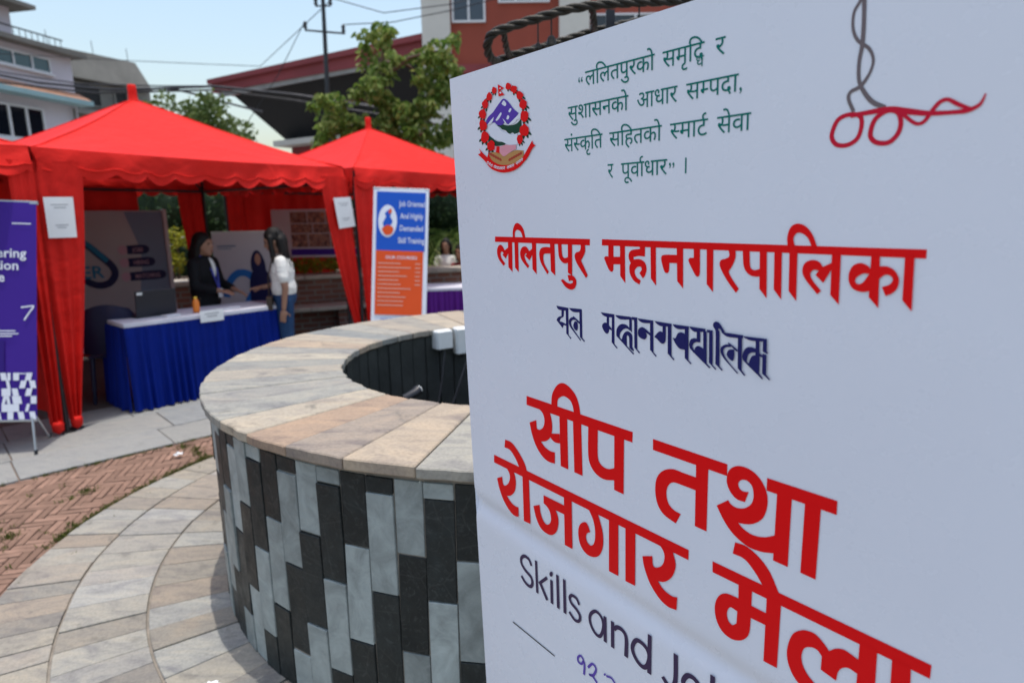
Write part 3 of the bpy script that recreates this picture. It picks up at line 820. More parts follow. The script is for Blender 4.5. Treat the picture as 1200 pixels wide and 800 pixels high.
  'P 2448,18161~ 2433,18197~ 2488,18179~ 2512,18137~',
  'P 2485,17961~ 2495,17998~ 2541,17966~ 2535,17920~',
  'P 2398,17969~ 2430,18000~ 2458,17961~ 2425,17922~',
  'P 2546,17983~ 2528,18022~ 2589,18003~ 2616,17957~',
  'P 2509,17739~ 2521,17781~ 2573,17746~ 2565,17694~',
  'P 2408,17747~ 2445,17782~ 2477,17739~ 2440,17695~',
  'P 2579,17764~ 2560,17808~ 2628,17788~ 2658,17737~',
  'P 2492,17488~ 2506,17532~ 2561,17496~ 2552,17441~',
  'P 2384,17495~ 2423,17532~ 2458,17488~ 2418,17440~',
  'P 2568,17515~ 2548,17562~ 2620,17542~ 2651,17487~',
  'P 2336,17360~ 2341,17396~ 2381,17366~ 2380,17321~',
  'P 2267,17362~ 2293,17394~ 2314,17358~ 2288,17318~',
  'P 2386,17387~ 2364,17422~ 2419,17404~ 2450,17361~',
  'P 1509,18386~ 1547,18399~ 1551,18371~ 1509,18352~',
  'P 1572,18366~ 1597,18387~ 1617,18359~ 1592,18332~',
  'P 1476,18423~ 1524,18423~ 1507,18399~ 1450,18395~',
  'P 1322,18283~ 1370,18300~ 1375,18265~ 1321,18241~',
  'P 1400,18258~ 1431,18285~ 1457,18250~ 1426,18216~',
  'P 1281,18328~ 1341,18330~ 1319,18300~ 1247,18294~',
  'P 1167,18150~ 1218,18171~ 1221,18131~ 1163,18103~',
  'P 1247,18124~ 1279,18155~ 1305,18116~ 1272,18077~',
  'P 1125,18199~ 1193,18203~ 1164,18171~ 1085,18162~',
  'P 1055,17972~ 1111,17995~ 1115,17953~ 1051,17922~',
  'P 1144,17945~ 1179,17979~ 1208,17938~ 1172,17894~',
  'P 1009,18025~ 1082,18030~ 1052,17994~ 966,17985~',
  'P 1033,17755~ 1097,17778~ 1103,17732~ 1033,17700~',
  'P 1138,17725~ 1179,17761~ 1213,17717~ 1171,17672~',
  'P 979,17812~ 1059,17816~ 1030,17776~ 936,17766~',
  'P 1067,17515~ 1134,17541~ 1142,17493~ 1067,17457~',
  'P 1179,17486~ 1223,17524~ 1259,17478~ 1214,17430~',
  'P 1008,17575~ 1093,17581~ 1063,17537~ 964,17526~',
  'P 1271,17325~ 1333,17350~ 1340,17304~ 1271,17270~',
  'P 1374,17298~ 1414,17335~ 1447,17292~ 1406,17245~',
  'P 1218,17381~ 1296,17387~ 1268,17346~ 1176,17334~',
 ]),
 ('emblem_hill','leafink',[
  'P 1604,17775 1776,17774~ 1972,17734~ 2210,17738~ 2375,17818 2367,17570 2263,17575~ 2176,17544~ 2093,17593~ 1983,17579~ 1878,17652~ 1769,17684~ 1705,17730~',
  'P 1301,17628 1414,17563~ 1548,17491~ 1683,17457~ 1851,17463 1836,17386 1563,17389 1285,17441',
 ]),
 ('emblem_mountain','blueink',[
  'P 1239,17896 1331,17970~ 1501,18041~ 1632,18128~ 1812,18236 1878,18235~ 1962,18192~ 2044,18123~ 2165,18007~ 2298,17922 2218,17862~ 2095,17807~ 1974,17749 1859,17804~ 1775,17767~ 1631,17778~ 1531,17841~ 1391,17836~ 1272,17831',
 ]),
 ('emblem_snow','whiteink',[
  'P 1566,17877 1654,17944~ 1749,18002~ 1773,17973~ 1696,17900~ 1611,17863~',
  'P 1788,18158 1863,18206~ 1936,18138~ 1899,18100~ 1826,18128~',
  'P 1991,17992 2051,18039~ 2092,18014~ 2033,17966~',
  'P 1916,17861 1964,17924~ 2014,17892~ 1976,17846~',
  'P 1942,17737 2064,17792~ 2197,17852~ 2357,17925 2342,17822~ 2249,17814~ 2178,17767~ 2060,17742~',
  'P 1794,17888 1870,17833~ 1927,17770 1875,17791~',
  'P 1295,17829 1395,17889~ 1517,17948 1473,17869~ 1366,17821~',
 ]),
 ('emblem_map','whiteink',[
  'P 1327,17753 1420,17801~ 1507,17831~ 1586,17788~ 1682,17725~ 1732,17675~ 1845,17619~ 1962,17591~ 2077,17554~ 2241,17563 2236,17360 1968,17374~ 1860,17415~ 1751,17451~ 1581,17499~ 1429,17567~ 1328,17665~',
 ]),
 ('emblem_base','tanink',[
  'P 1285,17273 1404,17282~ 1553,17270~ 1689,17240~ 1797,17173~ 1957,17219~ 2178,17257~ 2409,17233 2390,17125~ 2250,17051~ 2030,17009~ 1762,17006~ 1489,17060~ 1333,17166~',
 ]),
 ('emblem_laurel','brickink',[
  'P 1925,17085 1963,17124~ 2016,17125 1988,17091~',
  'P 1925,17085 1977,17071~ 2023,17094 1971,17108~',
  'P 1724,17099 1691,17144~ 1636,17154 1661,17115~',
  'P 1724,17099 1668,17093~ 1625,17123 1680,17129~',
  'P 1997,17103 2035,17142~ 2088,17143 2059,17109~',
  'P 1997,17103 2049,17089~ 2094,17112 2043,17126~',
  'P 1653,17129 1620,17174~ 1565,17183 1590,17144~',
  'P 1653,17129 1597,17122~ 1553,17152 1609,17159~',
  'P 2069,17121 2106,17160~ 2158,17161 2130,17127~',
  'P 2069,17121 2120,17107~ 2165,17130 2114,17144~',
  'P 1581,17158 1548,17203~ 1493,17213 1518,17174~',
  'P 1581,17158 1525,17151~ 1481,17182 1537,17188~',
  'P 2139,17139 2177,17178~ 2228,17179 2200,17145~',
  'P 2139,17139 2190,17125~ 2235,17147 2184,17162~',
  'P 1509,17188 1476,17233~ 1420,17243 1445,17203~',
  'P 1509,17188 1453,17181~ 1408,17212 1465,17218~',
  'P 2210,17157 2246,17195~ 2297,17196 2270,17163~',
  'P 2210,17157 2260,17143~ 2304,17165 2254,17179~',
  'P 1437,17217 1403,17263~ 1347,17273 1372,17233~',
  'P 1437,17217 1379,17211~ 1335,17242 1392,17248~',
  'P 2279,17175 2315,17213~ 2366,17214 2338,17180~',
  'P 2279,17175 2329,17161~ 2372,17183 2323,17197~',
  'P 1364,17248 1329,17294~ 1273,17304 1298,17264~',
  'P 1364,17248 1306,17241~ 1261,17272 1319,17278~',
 ]),
 ('emblem_hands','pinkink',[
  'P 1508,17394 1699,17369~ 1836,17386~ 1990,17372~ 2193,17354 2188,17282 2069,17254~ 1948,17217~ 1866,17189~ 1784,17177~ 1714,17212~ 1654,17262~ 1499,17288',
 ]),
 ('emblem_cuff','red',[
  'P 1572,17383 1672,17371 1653,17243 1544,17271',
  'P 1700,18525 1905,18422 1772,18407 1901,18302 1710,18302',
 ]),
 ('emblem_flag_mark','whiteink',[
  'P 1796,18436~ 1791,18430~ 1780,18427~ 1767,18429~ 1756,18435~ 1752,18443~ 1757,18450~ 1769,18453~ 1782,18451~ 1792,18444~',
  'P 1808,18356~ 1797,18345~ 1776,18343~ 1754,18352~ 1746,18365~ 1756,18376~ 1778,18378~ 1799,18370~',
 ]),
 ('emblem_ribbon','red',[
  'P 964,17395 1069,17309~ 1239,17195 1285,17273 1378,17141~ 1559,17052~ 1771,17008~ 2052,17008~ 2271,17057~ 2402,17124 2468,17188 2684,17393 2705,17332~ 2771,17294 2668,17241~ 2546,17113~ 2425,17028~ 2242,16930~ 1999,16872~ 1706,16871~ 1432,16936~ 1272,17020~ 1169,17118 1068,17186~ 918,17280 1010,17306~',
 ]),
 ('emblem_flower','red',[
  'P 2126,18418~ 2102,18394~ 2071,18377~ 2028,18378~ 1986,18387~ 1946,18416~ 1952,18445~ 1957,18471~ 1988,18498~ 2037,18498~ 2076,18480~ 2117,18450~',
  'P 2282,18345~ 2285,18312~ 2243,18291~ 2196,18281~ 2158,18312~ 2110,18336~ 2101,18372~ 2126,18406~ 2164,18432~ 2205,18416~ 2244,18412~ 2294,18376~',
  'P 2480,18210~ 2439,18182~ 2418,18146~ 2363,18153~ 2312,18163~ 2278,18204~ 2271,18240~ 2279,18285~ 2316,18304~ 2373,18299~ 2413,18278~ 2454,18251~',
  'P 2556,18041~ 2545,17997~ 2511,17982~ 2454,17957~ 2407,17991~ 2350,18025~ 2342,18070~ 2367,18106~ 2410,18147~ 2466,18148~ 2519,18112~ 2561,18086~',
  'P 2591,17829~ 2579,17787~ 2527,17755~ 2473,17736~ 2408,17773~ 2369,17810~ 2370,17856~ 2387,17910~ 2418,17944~ 2485,17931~ 2542,17923~ 2596,17883~',
  'P 2596,17583~ 2580,17525~ 2525,17488~ 2454,17495~ 2379,17511~ 2328,17565~ 2330,17611~ 2348,17663~ 2410,17685~ 2468,17714~ 2536,17669~ 2586,17629~',
  'P 2409,17440~ 2387,17402~ 2348,17367~ 2312,17356~ 2272,17371~ 2247,17408~ 2227,17457~ 2247,17501~ 2285,17528~ 2323,17528~ 2369,17523~ 2400,17481~',
  'P 1656,18420~ 1651,18393~ 1616,18373~ 1575,18368~ 1541,18383~ 1517,18413~ 1500,18443~ 1520,18469~ 1542,18500~ 1585,18492~ 1630,18470~ 1660,18448~',
  'P 1503,18327~ 1484,18288~ 1449,18272~ 1404,18269~ 1352,18281~ 1320,18313~ 1319,18353~ 1337,18387~ 1373,18409~ 1418,18428~ 1464,18392~ 1495,18373~',
  'P 1360,18204~ 1333,18157~ 1295,18135~ 1252,18140~ 1198,18144~ 1178,18185~ 1148,18233~ 1166,18270~ 1217,18291~ 1268,18318~ 1319,18294~ 1348,18253~',
  'P 1273,18031~ 1254,17990~ 1211,17946~ 1149,17960~ 1091,17974~ 1060,18002~ 1023,18062~ 1050,18108~ 1109,18129~ 1165,18139~ 1225,18124~ 1248,18086~',
  'P 1283,17817~ 1278,17767~ 1210,17734~ 1142,17730~ 1072,17743~ 1045,17795~ 1034,17845~ 1032,17889~ 1083,17941~ 1161,17936~ 1218,17898~ 1272,17862~',
  'P 1335,17584~ 1319,17538~ 1246,17503~ 1183,17480~ 1108,17509~ 1060,17554~ 1065,17611~ 1087,17670~ 1141,17706~ 1203,17711~ 1269,17681~ 1334,17629~',
  'P 1507,17394~ 1502,17338~ 1439,17319~ 1379,17312~ 1309,17333~ 1267,17369~ 1263,17416~ 1264,17469~ 1338,17491~ 1396,17518~ 1467,17494~ 1516,17448~',
 ]),
 ('emblem_lettering','whiteink',[
  'R 1227,17111,15 1289,17106,14',
  'R 1270,17108,14 1266,17061,14',
  'R 1240,17099,15 1225,17083,15 1248,17071,15',
  'R 1296,17078,14 1358,17074,14',
  'R 1339,17076,14 1335,17029,14',
  'R 1310,17067,14 1294,17051,14 1317,17039,14',
  'R 1356,17047,14 1417,17043,14',
  'R 1399,17044,14 1395,16998,14',
  'R 1369,17035,14 1354,17020,14 1376,17008,14',
  'R 1458,17019,14 1519,17015,14',
  'R 1500,17016,14 1496,16970,14',
  'R 1471,17007,14 1456,16992,14 1478,16979,14',
  'R 1513,17001,14 1573,16997,14',
  'R 1555,16999,14 1551,16953,14',
  'R 1526,16990,14 1511,16974,14 1533,16962,14',
  'R 1572,16987,14 1632,16983,14',
  'R 1614,16984,14 1610,16938,14',
  'R 1585,16975,14 1570,16960,14 1592,16948,14',
  'R 1641,16977,14 1700,16973,14',
  'R 1682,16974,14 1679,16929,14',
  'R 1654,16965,14 1639,16950,14 1661,16938,14',
  'R 1700,16973,14 1759,16969,14',
  'R 1741,16970,14 1738,16925,14',
  'R 1713,16962,14 1698,16946,14 1720,16934,14',
  'R 1769,16971,14 1827,16968,14',
  'R 1809,16969,14 1806,16924,14',
  'R 1781,16960,14 1767,16945,14 1788,16933,14',
  'R 1891,16977,14 1948,16973,14',
  'R 1930,16974,14 1927,16929,14',
  'R 1903,16965,14 1889,16950,14 1910,16938,14',
  'R 1949,16986,14 2006,16982,14',
  'R 1989,16983,14 1986,16939,14',
  'R 1962,16975,14 1947,16960,14 1969,16948,14',
  'R 2003,16993,14 2060,16989,13',
  'R 2042,16990,14 2039,16946,14',
  'R 2015,16982,14 2001,16967,14 2022,16955,14',
  'R 2065,17004,13 2121,17001,13',
  'R 2104,17002,13 2101,16958,13',
  'R 2077,16993,13 2063,16978,13 2084,16967,13',
  'R 2180,17035,13 2235,17032,13',
  'R 2218,17033,13 2216,16989,13',
  'R 2192,17024,13 2178,17010,13 2199,16998,13',
  'R 2233,17052,13 2288,17048,13',
  'R 2271,17050,13 2268,17006,13',
  'R 2245,17041,13 2231,17027,13 2251,17015,13',
  'R 2285,17072,13 2340,17068,13',
  'R 2323,17069,13 2320,17026,13',
  'R 2297,17061,13 2283,17046,13 2304,17034,13',
  'R 2337,17094,13 2392,17089,13',
  'R 2375,17091,13 2372,17047,13',
  'R 2349,17082,13 2336,17068,13 2356,17056,13',
 ]),
]
for wi, (nm, mk, shapes) in enumerate(PRINTS):
    mb = MB()
    base = .0004 if not nm.startswith('emblem') else .0004+.00018*wi-.0024
    if nm.startswith('emblem'): base = .0005 + .00012*(wi-[i for i, p in enumerate(PRINTS) if p[0].startswith('emblem')][0])
    if nm in ('emblem_flower', 'emblem_leaf', 'emblem_laurel', 'emblem_snow', 'emblem_hill'):
        for si, sp in enumerate(shapes):
            mb = MB(); shape_into(mb, sp, base + .00006*(si % 3)); mb.build(nm, INK[mk], board)
        continue
    for si, sp in enumerate(shapes): shape_into(mb, sp, base + .00006*(si if not nm.startswith('emblem') else si % 3))
    mb.build(nm, INK[mk], board)

# green slogan in the bundled Devanagari face, letters set one by one
fcu = bpy.data.curves.new('tmp_font', 'FONT'); fob = bpy.data.objects.new('tmp_font', fcu); COL.objects.link(fob)
def glyph(s, bold=0.0, res=3):
    fcu.body = s; fcu.offset = bold; fcu.resolution_u = res
    bpy.context.view_layer.update()
    me = bpy.data.meshes.new_from_object(fob.evaluated_get(DG()))
    v = [tuple(p.co) for p in me.vertices]; f = [tuple(p.vertices) for p in me.polygons]
    bpy.data.meshes.remove(me); return v, f
ADV = {'ल': .678, 'त': .57, 'प': .568, 'र': .409, 'क': .762, 'स': .676, 'म': .598, 'द': .52, 'ध': .615, 'श': .68, 'न': .555, 'आ': 1.023, 'ह': .531, 'ट': .504, 'व': .556, 'ा': .259, 'ि': .262, 'ो': .259}
def half(v, f, cut):
    bm = bmesh.new(); bv = [bm.verts.new(p) for p in v]
    for q in f:
        try: bm.faces.new([bv[i] for i in q])
        except ValueError: pass
    bmesh.ops.bisect_plane(bm, geom=list(bm.verts)+list(bm.edges)+list(bm.faces), plane_co=(cut, 0, 0), plane_no=(1, 0, 0), clear_outer=True)
    bm.verts.index_update(); ov = [tuple(p.co) for p in bm.verts]; of = [tuple(x.index for x in q.verts) for q in bm.faces]; bm.free()
    return ov, of
def set_word(seq, x0, yhead, width, hgt, nm='slogan_word'):
    """seq: letters; '-X' half form, '<XY' X with small Y below, '^' reph over the last letter"""
    pen = 0.0; items = []; last = 0.0
    for s in seq:
        if s[0] == '-':
            v, f = glyph(s[1]); cut = ADV[s[1]]-.205; v, f = half(v, f, cut); items.append((v, f, pen, 0, 1)); pen += cut
        elif s[0] == '<':
            v, f = glyph(s[1]); items.append((v, f, pen, 0, 1)); v, f = glyph(s[2]); items.append((v, f, pen+.13, -.26, .62)); pen += ADV[s[1]]+.06
        elif s == '^':
            L, Rr = ribbon_loops([(-.06, .62, .07), (-.10, .70, .07), (-.05, .80, .07), (.06, .82, .07)], False, 4)
            n_ = len(L); items.append(([(p.x, p.y, 0) for p in L]+[(p.x, p.y, 0) for p in Rr], [(n_+i, n_+i+1, i+1, i) for i in range(n_-1)], pen-.13, 0, 1))
        elif s in 'ुूृें':
            v, f = glyph(s); dx = -.03 if s in 'ुूृ' else 0
            items.append((v, f, pen+dx, 0, 1))
        else:
            v, f = glyph(s); items.append((v, f, pen, 0, 1)); pen += ADV[s]
    sx = width/(pen+.015); sy = hgt/.622
    mb = MB()
    for i, (v, f, ox, oy, k) in enumerate(items):
        mb.add([((p[0]*k+ox)*sx+x0, yhead-hgt+(p[1]*k+oy)*sy, .0004+.00005*i) for p in v], f)
    mb.build(nm, INK['green'], board)
HG = .0222
for seq, x0, yh, w in (('ल ि ल त प ु र क ो', .4081, 1.8346, .1462), ('स म ृ ि <दध', .5684, 1.8340, .0744), ('र', .6579, 1.8337, .0156),
        ('स ु श ा स न क ो', .3647, 1.7845, .1381), ('आ ध ा र', .5192, 1.7838, .0768), ('स -म प द ा', .6111, 1.7833, .0839),
        ('स ं -स क ृ ि त', .3541, 1.7332, .0924), ('स ि ह त क ो', .4614, 1.7327, .107), ('-स म ा ट ^', .5833, 1.7324, .0656), ('स े व ा', .6636, 1.7321, .0519),
        ('र', .4571, 1.6833, .0126), ('प ू व ा ^ ध ा र', .4865, 1.6828, .0927)):
    set_word(seq.split(), x0, yh, w, HG)
def put_mark(s, x0, y0, k, nm='punctuation_mark'):
    v, f = glyph(s); mb = MB(); x_ = min(p[0] for p in v)
    mb.add([((p[0]-x_)*k*.85+x0, y0+p[1]*k, .0005) for p in v], f); mb.build(nm, INK['green'], board)
put_mark('“', .3922, 1.8346-.030, .034); put_mark('”', .5822, 1.6826-.029, .034); put_mark(',', .6965, 1.7829-.0215, .034); put_mark('।', .6114, 1.6822-HG, .0357)

# lettering helper for the other boards: Latin text standing in a local x-z plane facing -y
def lettering(s, x0, z0, size, m_, parent, y=-.003, bold=0.0, align='L', nm='lettering', sx=1.0, width=None):
    v, f = glyph(s, bold, 2)
    xa, xb = min(p[0] for p in v), max(p[0] for p in v)
    if width: sx = width/((xb-xa)*size)
    off = {'L': -xa, 'C': -(xa+xb)/2, 'R': -xb}[align]
    mb = MB(); mb.add([((p[0]+off)*size*sx+x0, y, z0+p[1]*size) for p in v], f)
    return mb.build(nm, m_, parent)
def rect(nm, x0, x1, z0, z1, m_, parent, y=-.002):
    mb = MB(); mb.quad((x0, y, z0), (x1, y, z0), (x1, y, z1), (x0, y, z1)); return mb.build(nm, m_, parent)
def shape(nm, specs, m_, parent, y=-.002):
    mb = MB()
    for i, s in enumerate(specs): shape_into(mb, s, y-.0002*i, 1.0, up='x')
    return mb.build(nm, m_, parent)
# ------------------------------------------------------------------ red tents
TE, TP = 2.143, 2.815
def tent(label, c, th, W, curtains, back=True, front_off=.045, seed=0):
    rg = random.Random(seed)
    t = thing('market_tent', label, 'tent', (c[0], c[1], 0), th, 'red pyramid tents round the fountain')
    h = W/2
    cor = [(-h, -h), (h, -h), (h, h), (-h, h)]                    # front left, front right, back right, back left
    for i in range(4):
        a, b = Vector(cor[i]), Vector(cor[(i+1) % 4])
        ph = [rg.uniform(0, 6) for _ in range(4)]
        def roof(u, v, a=a, b=b, ph=ph):
            e = a.lerp(b, u); p = e*(1-v)
            z = TE + (TP-TE)*(v**1.06) - .035*math.sin(math.pi*min(1, v*1.15))*(1-.4*abs(2*u-1))
            z += .014*math.sin(u*9+ph[0]+v*4)*(1-v)*math.sin(math.pi*u) - .026*math.sin(math.pi*u)*(1-v)**3
            z += .007*math.sin(14*math.atan2(v+.02, min(u, 1-u)+.02)+ph[1])*(1-v)**2*math.exp(-4*min(u, 1-u))
            return (p.x, p.y, z)
        m = MB(); m.grid(roof, 48, 28); rp = m.build('roof_panel', M['tent'], t)
        m = MB(); m.tube([Vector(roof(0, k/16))+Vector((0, 0, .003)) for k in range(17)], .007, 5); m.build('seam', M['tent'], rp)
        nsc = 11
        out = Vector(((a+b)/2)).normalized()
        def val(u, v, a=a, b=b, out=out, ph=ph):
            e = a.lerp(b, u)
            sc = abs(math.sin(math.pi*(u*nsc+.10*math.sin(u*17+ph[3]))))**.8*(1+.22*math.sin(u*23+ph[0]))
            drop = .165 + .060*sc
            zt = TE - .018*math.sin(math.pi*u)
            o = .012 + .02*v + .014*v*math.sin(u*40+ph[1]) + .016*math.sin(u*13+ph[2])*v + .006*math.sin(u*71+v*6+ph[3])*v + .012*math.sin(v*3.1+u*5)
            return (e.x+out.x*o, e.y+out.y*o, zt + .004 - drop*v)
        m = MB(); m.grid(val, 176, 8); vo = m.build('valance', M['tent'], t)
        m = MB(); m.tube([Vector(val(k/60, .70))+Vector((out.x*.006, out.y*.006, 0)) for k in range(61)], .005, 5); m.build('hem_cord', M['tent'], vo)
        m = MB(); m.tube([(cor[i][0]*.985, cor[i][1]*.985, 0), (cor[i][0]*.985, cor[i][1]*.985, TE-.03)], .019, 8); m.build('leg', M['steel_dark'], t)
        m = MB(); m.box((cor[i][0]*.985, cor[i][1]*.985, .006), (.09, .09, .012)); m.build('foot_plate', M['steel_dark'], t)
        q0, q1 = a*.975, b*.975
        m = MB(); m.tube([(q0.x, q0.y, TE-.16), (q1.x, q1.y, TE-.16)], .016, 8); m.build('eave_beam', M['steel_dark'], t)
        m = MB(); m.tube([(q0.x, q0.y, TE-.15), (q0.x*.5, q0.y*.5, (TE+TP)/2-.16), (0, 0, TP-.12)], .014, 8); m.build('rafter', M['steel_dark'], t)
    m = MB(); m.lathe([(.075, -.05), (.045, .0), (.040, .06), (.040, .13), (.034, .15), (.0, .158)], (0, 0, TP-.01), 14); m.build('finial', M['tent'], t)
    m = MB(); m.tube([(0, 0, TP-.35), (0, 0, TP)], .02); m.build('king_post', M['steel_dark'], t)
    for ci, (dx, dy), top_w, bot_w, shift, *st in curtains:
        st = st[0] if st else 0.0
        cx, cy = cor[ci]; dirv = Vector((dx, dy)); nrm = Vector((-dy, dx)); ph = rg.uniform(0, 6)
        def cur(u, v, cx=cx, cy=cy, dirv=dirv, nrm=nrm, ph=ph, top_w=top_w, bot_w=bot_w, shift=shift, st=st):
            k = v**1.35
            w = top_w*(1-k) + bot_w*k
            s = .01 + st*(1-k) + shift*k + w*u
            amp = .005 + .022*k
            o = amp*math.sin(u*2*math.pi*3.0+ph) + .012*math.sin(u*5+v*3+ph)
            p = Vector((cx, cy)) + dirv*s + nrm*o
            p = p*.992
            if cy < 0: p.y -= front_off
            return (p.x, p.y, (TE-.10)*(1-v) + .10*v)
        m = MB(); m.grid(cur, 60, 24); m.build('side_curtain', M['tent'], t)
        p = Vector((cx, cy)) + dirv*(shift+.01+bot_w/2)
        m = MB(); m.lathe([(.0, .105), (bot_w*.42, .10), (bot_w*.5, .08), (bot_w*.45, .03), (.0, .0)], (p.x*.992, p.y*.992-(front_off if cy < 0 else 0), .012), 12); m.build('curtain_hem', M['tent'], t)
    if back:
        for (pa, pb) in back:
            def wall(u, v, pa=Vector(pa), pb=Vector(pb)):
                e = pa.lerp(pb, u); d = (pb-pa).normalized(); nn = Vector((-d.y, d.x))
                o = .018*math.sin(u*17)*(.3+v) + .012*math.sin(u*41+v*2)
                return (e.x+nn.x*o, e.y+nn.y*o, (TE-.12)*(1-v)+.04*v)
            m = MB(); m.grid(wall, 60, 10); m.build('wall_curtain', M['tent'], t)
    return t
TH1 = .949
W1 = 2.85; H1 = W1/2
c1 = (-3.795, 6.755)
tent('red pyramid tent standing over the blue-skirted table', c1, TH1, W1,
     [(0, (1, 0), .36, .085, -.05, -.07), (1, (-1, 0), .36, .085, -.20, -.06), (2, (-1, 0), .34, .10, .02), (3, (1, 0), .3, .1, .02)],
     back=[((-H1+.02, H1-.03), (.55, H1-.03)), ((-H1+.03, -H1+.5), (-H1+.03, H1-.05))], seed=1)  # second segment: left side wall, added to darken the tent interior
TH2 = .90
e1, e2 = Vector((math.cos(TH2), math.sin(TH2))), Vector((-math.sin(TH2), math.cos(TH2)))
c2 = Vector((-1.70, 7.10)) + (e1+e2)*H1
tent('red pyramid tent beside the orange and blue course standee', c2, TH2, W1,
     [(0, (1, 0), .38, .10, .06, -.05), (1, (-1, 0), .4, .085, .02), (3, (1, 0), .42, .1, .02)], back=[((-H1+.3, H1-.03), (.3, H1-.03))], seed=2)
TH0 = .96
e1, e2 = Vector((math.cos(TH0), math.sin(TH0))), Vector((-math.sin(TH0), math.cos(TH0)))
c0 = Vector((-3.445, 4.71)) + (-e1+e2)*H1
tent('red tent partly in view behind the purple banner', c0, TH0, W1,
     [(1, (-1, 0), .17, .085, .03, -.04), (0, (1, 0), .4, .09, .02)], back=[((-H1+.02, H1-.03), (H1-.02, H1-.03))], front_off=.03, seed=3)

# ------------------------------------------------------------------ notices pinned on the tent curtains
def notice(corners, label):
    tl, tr, br, bl = (Vector(p)+Vector((.03, -.022, 0)) for p in corners)
    o = thing('notice_sheet', label, 'notice', bl, 0, 'printed sheets pinned on tent curtains')
    nrm = (br-bl).cross(tl-bl).normalized()
    def P3(u, v, off=0.0): return tuple(bl.lerp(br, u).lerp(tl.lerp(tr, u), v) - bl + nrm*(off + .004*math.sin(u*3.0)*math.sin(v*2.5)))
    m = MB(); m.grid(lambda u, v: P3(u, v), 8, 10); m.build('sheet', M['paper'], o)
    for v0, u0, u1 in ((.80, .2, .8), (.73, .3, .72), (.30, .28, .74), (.24, .34, .66)):
        m = MB(); m.grid(lambda u, v: P3(u0+(u1-u0)*u, v0+.022*v, .0012), 6, 1); m.build('text_line', M['ink_grey'], o)
notice(((-3.424, 4.740, 1.788), (-3.312, 4.897, 1.791), (-3.319, 4.888, 1.493), (-3.426, 4.738, 1.493)), 'white printed sheet pinned on the tent curtain next to the purple banner')
notice(((-1.895, 6.874, 1.817), (-1.761, 7.062, 1.829), (-1.734, 7.099, 1.517), (-1.865, 6.915, 1.495)), 'white printed sheet pinned on the tent curtain beside the course standee')
# ------------------------------------------------------------------ table with the blue skirt
M['blue_cloth'] = cloth('blue_satin', (.002, .014, .18), .0, .5, .1, spec=.08)
M['purple_cloth'] = cloth('purple_satin', (.09, .014, .19), .0, .5, .1, spec=.08)
M['white_cloth'] = cloth('white_tablecloth', (.66, .66, .74), .0, .7, .1)
M['black_plastic'] = mat('black_plastic', (.012, .014, .022), .35, .1, 5)
M['navy_plastic'] = mat('navy_plastic', (.012, .014, .05), .4, .1, 5)
M['orange_plastic'] = mat('orange_plastic', (.75, .20, .02), .4, .1, 5)
def skirt_table(name, label, loc, ang, L, D, Hh, mcloth, seed, group):
    rg = random.Random(seed)
    t = thing(name, label, 'table', loc, ang, group)
    m = MB(); m.box((L/2, D/2, Hh-.012), (L, D, .024)); m.build('table_top', M['white_plastic'], t)
    m = MB(); m.box((L/2, D/2, Hh+.003), (L+.012, D+.012, .004)); m.box((L/2, -.009, Hh-.012), (L+.012, .004, .034)); m.box((-.009, D/2, Hh-.012), (.004, D, .034)); m.box((L+.009, D/2, Hh-.012), (.004, D, .034)); m.build('white_cloth', M['white_cloth'], t)
    per = [(Vector((-.014, D)), Vector((-.014, -.014))), (Vector((-.014, -.014)), Vector((L+.014, -.014))), (Vector((L+.014, -.014)), Vector((L+.014, D)))]
    for a, b in per:
        ln = (b-a).length; d = (b-a)/ln; nn = Vector((d.y, -d.x)); np_ = max(4, int(ln/.075)); ph = [rg.uniform(-.6, .6) for _ in range(np_+2)]
        def sk(u, v):
            k = np_*min(max(u+.022*math.sin(u*13+ph[1]*4)*math.sin(math.pi*u)+.012*math.sin(u*31+ph[2]*5)*math.sin(math.pi*u), 0), 1); i = int(min(k, np_-1e-6)); f = k-i
            w = math.sin(math.pi*f)**1.4*(1+.8*ph[i]) + .30*math.sin(u*np_*7.0+ph[i]*4)
            o = (.010 + .032*v)*w + .01*v*math.sin(u*7+ph[0]*5)
            p = a + d*(u*ln) + nn*o
            return (p.x, p.y, (Hh-.030)*(1-v) + (.012+.006*math.sin(u*31))*v)
        m = MB(); m.grid(sk, np_*10, 8); m.build('skirt', mcloth, t)
    for x in (.06, L-.06):
        for y in (.06, D-.06):
            m = MB(); m.tube([(x, y, 0), (x, y, Hh-.03)], .014); m.build('leg', M['steel'], t)
    return t
TANG = .849
tb = skirt_table('skirted_table', 'long table with pleated royal blue skirt and white top inside the tent', (-3.235, 5.205, 0), TANG, 1.36, .55, .762, M['blue_cloth'], 5, 'skirted tables')
def on_table(x, y, z=.770): v = Matrix.Rotation(TANG, 3, 'Z') @ Vector((x, y, 0)); return (-3.235+v.x, 5.205+v.y, z)
card = thing('name_card', 'white name card hanging over the front edge of the blue table', 'card', on_table(.60, -.05, .70), TANG)
m = MB(); m.grid(lambda u, v: (u*.21, -.004*math.sin(v*2), v*.105), 4, 4); m.build('card_face', M['paper'], card)
for z_, x0_, x1_ in ((.07, .04, .17), (.045, .06, .15)): rect('text_line', x0_, x1_, z_, z_+.010, M['ink_grey'], card, -.006)
